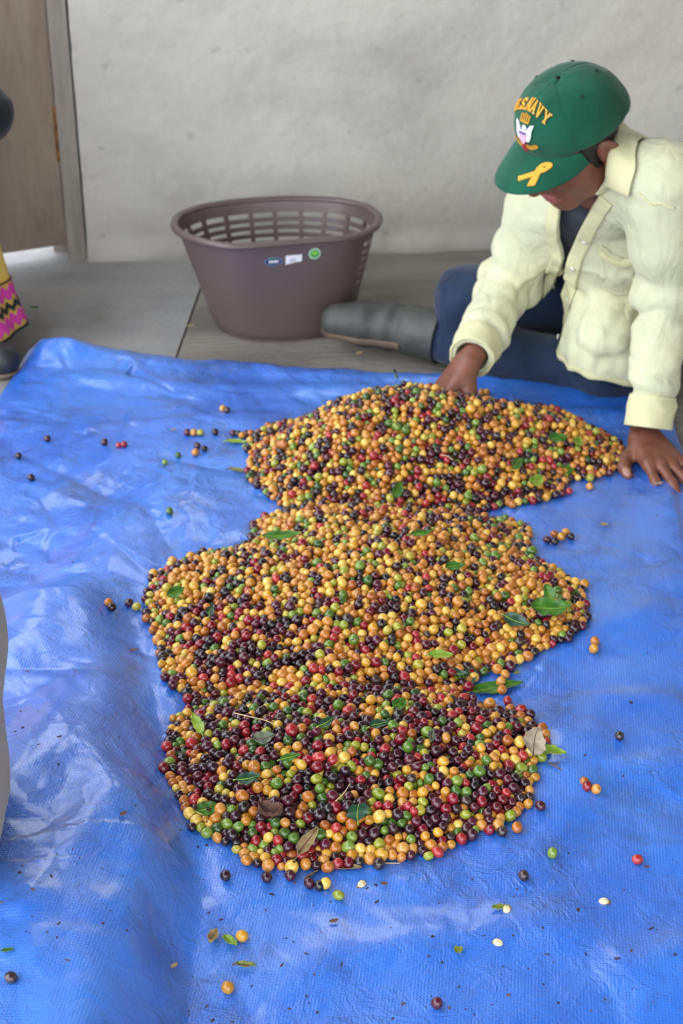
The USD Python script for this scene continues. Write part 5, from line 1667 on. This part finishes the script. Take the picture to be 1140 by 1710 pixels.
def twig(px, label, r=1.3, mat=None, lift=0.004, name="twig", lifts=None):
    pts = np.array([surface(a, b, lift) for a, b in px])
    if lifts is not None:
        pts[:, 2] += lifts
    c = pts.mean(0); c[2] = pts[:, 2].min()
    n = 12
    u = np.linspace(0, 1, len(pts)); t = np.linspace(0, 1, n)
    P = np.stack([np.interp(t, u, pts[:, k]) for k in range(3)], 1)
    for _ in range(2):
        P[1:-1] = (P[:-2] + 2 * P[1:-1] + P[2:]) / 4
    th = thing(name, label, "twig" if name == "twig" else "straw", c)
    obj("stalk", tube(P - c, np.linspace(r * 0.001, r * 0.0006, n), 7), mat or bark, th, smooth=True)
    k = n // 3
    side = P[k] - c + np.array([[0, 0, 0], [0.004, 0.002, 0.002], [0.007, 0.002, 0.0035]])
    if r > 1:
        obj("side_shoot", tube(side, [r * 0.0007, r * 0.0006, r * 0.0004], 6), mat or bark, th, smooth=True)
    return th


L_ = leaf
L_(918, 1032, 64, 40, 8, "green", "broad green leaf lying on the middle heap's right tip", tilt=(-20, 5), seed=2, lift=0.010)
L_(956, 1008, 44, 26, 75, "green", "upright pointed green leaf at the middle heap's right edge", tilt=(50, -25), seed=3, lift=0.008)
L_(916, 1003, 34, 20, 120, "green", "small green leaf tip behind the broad leaf on the middle heap", tilt=(30, -20), seed=33, lift=0.006)
L_(861, 1051, 46, 26, -35, "dark", "dark bluish green leaf on the right of the middle heap", tilt=(25, 10), seed=4, lift=0.008)
L_(828, 1153, 92, 34, 12, "green", "long green leaf flat on the tarpaulin beside the middle heap", curl=0.1, bend=0.05, seed=5, lift=0.004)
L_(782, 1140, 46, 30, 60, "dark", "dark green leaf behind the long flat leaf", tilt=(20, 0), seed=6, lift=0.008)
L_(735, 1110, 42, 16, 4, "lime", "narrow yellow-green leaf on the lower middle heap", seed=7, tilt=(-25, 0), lift=0.008)
L_(760, 1130, 44, 20, -12, "dark", "dark leaf half covered at the front of the middle heap", seed=8, lift=0.006)
L_(702, 905, 40, 14, 20, "green", "small green leaf on the back of the middle heap", seed=9, tilt=(-20, 0), lift=0.008)
L_(470, 908, 66, 18, 5, "green", "thin green leaves on the upper left of the middle heap", seed=10, tilt=(-25, 0), lift=0.008)
L_(294, 1004, 34, 20, 30, "green", "small bright green leaf near the middle heap's left end", seed=11, tilt=(-30, 0), lift=0.008)
L_(352, 1037, 30, 16, 80, "dark", "small dark leaf on the left of the middle heap", seed=12, tilt=(-20, 0), lift=0.008)
L_(758, 962, 34, 18, 20, "green", "green leaf on the middle heap's upper right", seed=13, tilt=(-25, 0), lift=0.008)
L_(598, 1378, 40, 36, 100, "dark", "torn dark green leaf standing on the front heap's near side", torn=0.72, tilt=(0, 35), seed=14, lift=0.016, curl=0.05)
L_(345, 1358, 38, 26, 40, "green", "bright green oval leaf on the front heap's left side", tilt=(-35, 0), seed=15, lift=0.008)
L_(303, 1272, 40, 24, 20, "green", "pointed green leaf sticking out at the front heap's left edge", tilt=(-20, -12), seed=16, lift=0.008)
L_(331, 1228, 46, 18, 110, "lime", "pale yellow-green leaf at the front heap's back left corner", tilt=(-20, 20), seed=17, lift=0.010)
L_(893, 1256, 46, 40, 60, "pale", "dry beige leaf standing at the front heap's right tip", tilt=(25, -35), seed=18, lift=0.016)
L_(920, 1266, 48, 20, -8, "lime", "green leaf tip beneath the dry beige leaf", seed=19, tilt=(-12, 6), lift=0.010)
L_(513, 1418, 62, 22, 62, "dry", "dry yellowish leaf on the front heap's near edge", tilt=(25, -15), seed=20, lift=0.010, curl=0.3)
L_(452, 1380, 40, 34, 10, "brown", "shrivelled brown leaf on the near left of the front heap", curl=0.5, bend=0.5, seed=21, lift=0.010)
L_(441, 1250, 36, 24, 15, "grey", "grey green withered leaf on the back of the front heap", tilt=(-20, 0), seed=22, lift=0.010)
L_(415, 1316, 40, 24, 5, "dark", "small dark green leaf in the left middle of the front heap", tilt=(-20, 0), seed=23, lift=0.008)
L_(485, 1282, 36, 14, 15, "green", "narrow green leaf among cherries in the upper front heap", tilt=(-25, 0), seed=24, lift=0.008)
L_(720, 1248, 30, 14, 80, "grey", "small bluish leaf scrap on the front heap's back", tilt=(-30, 0), seed=25, lift=0.010)
L_(632, 1227, 36, 18, 30, "dark", "dark green leaf on the back of the front heap", tilt=(-20, 0), seed=26, lift=0.008)
L_(665, 1192, 32, 22, 60, "green", "green leaf where the middle and front heaps meet", tilt=(-30, 0), seed=27, lift=0.008)
L_(570, 1452, 66, 16, -8, "dry", "thin dry leaf at the front heap's near edge beside the twig", seed=28, lift=0.004, curl=0.3)
L_(545, 1222, 36, 16, 40, "dark", "dark leaf among red cherries at the back of the front heap", seed=29, tilt=(-20, 0), lift=0.008)
L_(663, 833, 40, 18, 62, "green", "green leaf standing on the near side of the back heap", tilt=(-30, -10), seed=30, lift=0.008)
L_(862, 790, 40, 18, 60, "green", "green leaf on the right of the back heap", tilt=(-30, 0), seed=31, lift=0.008)
L_(930, 748, 36, 20, 30, "green", "upper green leaf at the back heap's right end", tilt=(-30, 0), seed=32, lift=0.010)
L_(962, 752, 34, 18, 80, "lime", "yellow-green leaf at the back heap's right end", tilt=(-30, 0), seed=34, lift=0.010)
L_(893, 815, 34, 22, 45, "lime", "lime leaf at the front right of the back heap", tilt=(-30, 0), seed=35, lift=0.008)
L_(940, 792, 46, 26, 15, "green", "mid green leaf low on the back heap's right end", tilt=(-25, 0), seed=36, lift=0.006)
L_(659, 642, 22, 16, 90, "dark", "small dark green leaf on the very top of the back heap", tilt=(-60, 0), seed=37, lift=0.012)
L_(395, 742, 36, 14, -8, "lime", "bright green leaf on the tarpaulin left of the back heap", seed=38, vein=True)
L_(398, 789, 34, 11, -12, "spot", "yellow and brown leaf on the tarpaulin left of the back heap", seed=39)
L_(385, 1577, 30, 15, -35, "lime", "withered green leaf beside the plump yellow cherry", seed=40, curl=0.35)
L_(410, 1616, 34, 13, -6, "spot", "brown and green leaf below the plump yellow cherry", seed=41, curl=0.3)
L_(356, 1571, 28, 18, 60, "dry", "dry tan scrap left of the withered green leaf", seed=42, curl=0.5, vein=False)
L_(13, 1592, 22, 9, 5, "green", "small green scrap in the tarpaulin's bottom left corner", seed=43, vein=False)
L_(766, 1592, 16, 16, 40, "spot", "small spotted leaf scrap on the lower right tarpaulin", seed=44, vein=False)
L_(836, 1520, 32, 12, 10, "spot", "torn leaf strip beside the upper white bean", seed=45, vein=False)
L_(641, 1480, 12, 8, 10, "brown", "tiny brown scrap right of the low white bean", seed=46, vein=False)
L_(557, 1542, 16, 8, 25, "brown", "brown scrap below the front heap", seed=47, vein=False)
L_(291, 1617, 14, 9, 30, "dry", "tan scrap on the left fold of the tarpaulin", seed=48, vein=False)
L_(816, 1125, 12, 7, 30, "spot", "tiny scrap between the middle heap and the long leaf", seed=49, vein=False)
L_(862, 1128, 12, 6, 20, "spot", "tiny brown green scrap right of the middle heap", seed=50, vein=False)
L_(1008, 880, 12, 10, 20, "dry", "tan scrap behind the small cluster of cherries", seed=51, vein=False)
L_(876, 879, 18, 6, 0, "brown", "flat brown scrap between the back and middle heaps", seed=52, vein=False)
L_(943, 815, 20, 8, 20, "brown", "curled brown scrap in front of the back heap", seed=53, vein=False, curl=0.4)
L_(1099, 811, 18, 8, 15, "pale", "white scrap on the tarpaulin by his fingertips", seed=54, vein=False)
L_(290, 721, 8, 6, 0, "dry", "tiny tan scrap left of the row of three cherries", seed=55, vein=False)
L_(224, 1090, 16, 6, 10, "brown", "reddish brown scrap left of the middle heap", seed=56, vein=False)
L_(207, 1364, 14, 8, 50, "brown", "reddish scrap on the big fold left of the front heap", seed=57, vein=False)
L_(318, 546, 12, 8, 20, "dry", "tan scrap on the floor left of the basket", seed=58, vein=False, lift=0.002)
L_(57, 515, 14, 9, 10, "green", "green scrap on the floor beside the yellow skirt", seed=59, vein=False, lift=0.002)
L_(600, 591, 12, 7, 30, "dry", "tan scrap on the floor in front of the boot", seed=60, vein=False, lift=0.002)
twig([(510, 1471), (524, 1462), (540, 1449)], "brown twig sticking out of the front heap's near edge", 1.7)
twig([(392, 1204), (425, 1212), (448, 1217), (468, 1230)], "long curved straw stalk on the back left of the front heap", 0.9, straw, 0.012, "straw_stalk")
twig([(862, 1303), (880, 1290), (905, 1262), (912, 1250)], "thin straw stalk at the right of the front heap", 0.8, straw, 0.008, "straw_stalk")
twig([(917, 1279), (928, 1284), (937, 1291)], "short brown twig right of the dry beige leaf", 1.1)
twig([(560, 1352), (575, 1338), (584, 1322)], "pale stalk in the middle of the front heap", 0.9, straw, 0.012, "straw_stalk")
twig([(664, 1294), (690, 1289), (706, 1284)], "fine grey twig on the front heap's right half", 0.9, bark, 0.012)
twig([(612, 1437), (640, 1446), (668, 1446)], "pale stalk along the front heap's near rim", 1.0, straw, 0.004, "straw_stalk")
twig([(585, 1082), (600, 1076), (612, 1072)], "short twig in the middle heap", 0.9, bark, 0.012)
twig([(594, 1010), (597, 995), (592, 1000)], "pair of short stalks high on the middle heap", 0.9, straw, 0.012, "straw_stalk")
twig([(735, 770), (748, 773), (756, 779)], "pale stalk on the back heap's face", 1.0, straw, 0.012, "straw_stalk")
twig([(918, 806), (935, 805), (945, 812)], "thin brown twig in front of the back heap's right end", 1.0)
for i, (a_, b_, lb) in enumerate([(1008, 1505, "pale coffee bean rightmost of the loose ones on the lower tarpaulin"), (846, 1518, "pale coffee bean at the end of the torn leaf strip"), (831, 1574, "roundish white coffee bean lowest on the tarpaulin"), (604, 1476, "pale coffee bean just below the front heap's near edge")]):
    bean(a_, b_, lb, 0.0056, i * 1.3)

# crumbs of husk and soil: countless specks, one object
rng = np.random.default_rng(91)
chaff = []
spots = np.array([ground(rng.uniform(0, 1140), 1730 - 1060 * rng.beta(1, 2.2))[:2] for i in range(380)])
spots = spots[heap_z(spots)[0] < 0]
for p, tz in zip(spots, tarp_z(spots)):
    r = abs(rng.normal(0.0008, 0.0005)) + 0.0004
    m = trimesh.creation.icosphere(0, 1.0)
    m.vertices = m.vertices * [r * rng.uniform(0.8, 2.6), r * rng.uniform(0.6, 1.0), r * 0.45]
    m.apply_transform(trimesh.transformations.rotation_matrix(rng.uniform(0, 6.3), [0, 0, 1]))
    m.apply_translation((*p, tz + r * 0.35))
    chaff.append(m)
obj("chaff", join(chaff), noisy("chaff_dark", [(0.35, (34, 28, 30)), (0.55, (60, 46, 40)), (0.7, (120, 84, 52))], 25, 0.9), None, smooth=False, label="dark crumbs of husk and soil scattered over the blue tarpaulin", category="crumbs", kind="stuff")

#@@NEXT@@
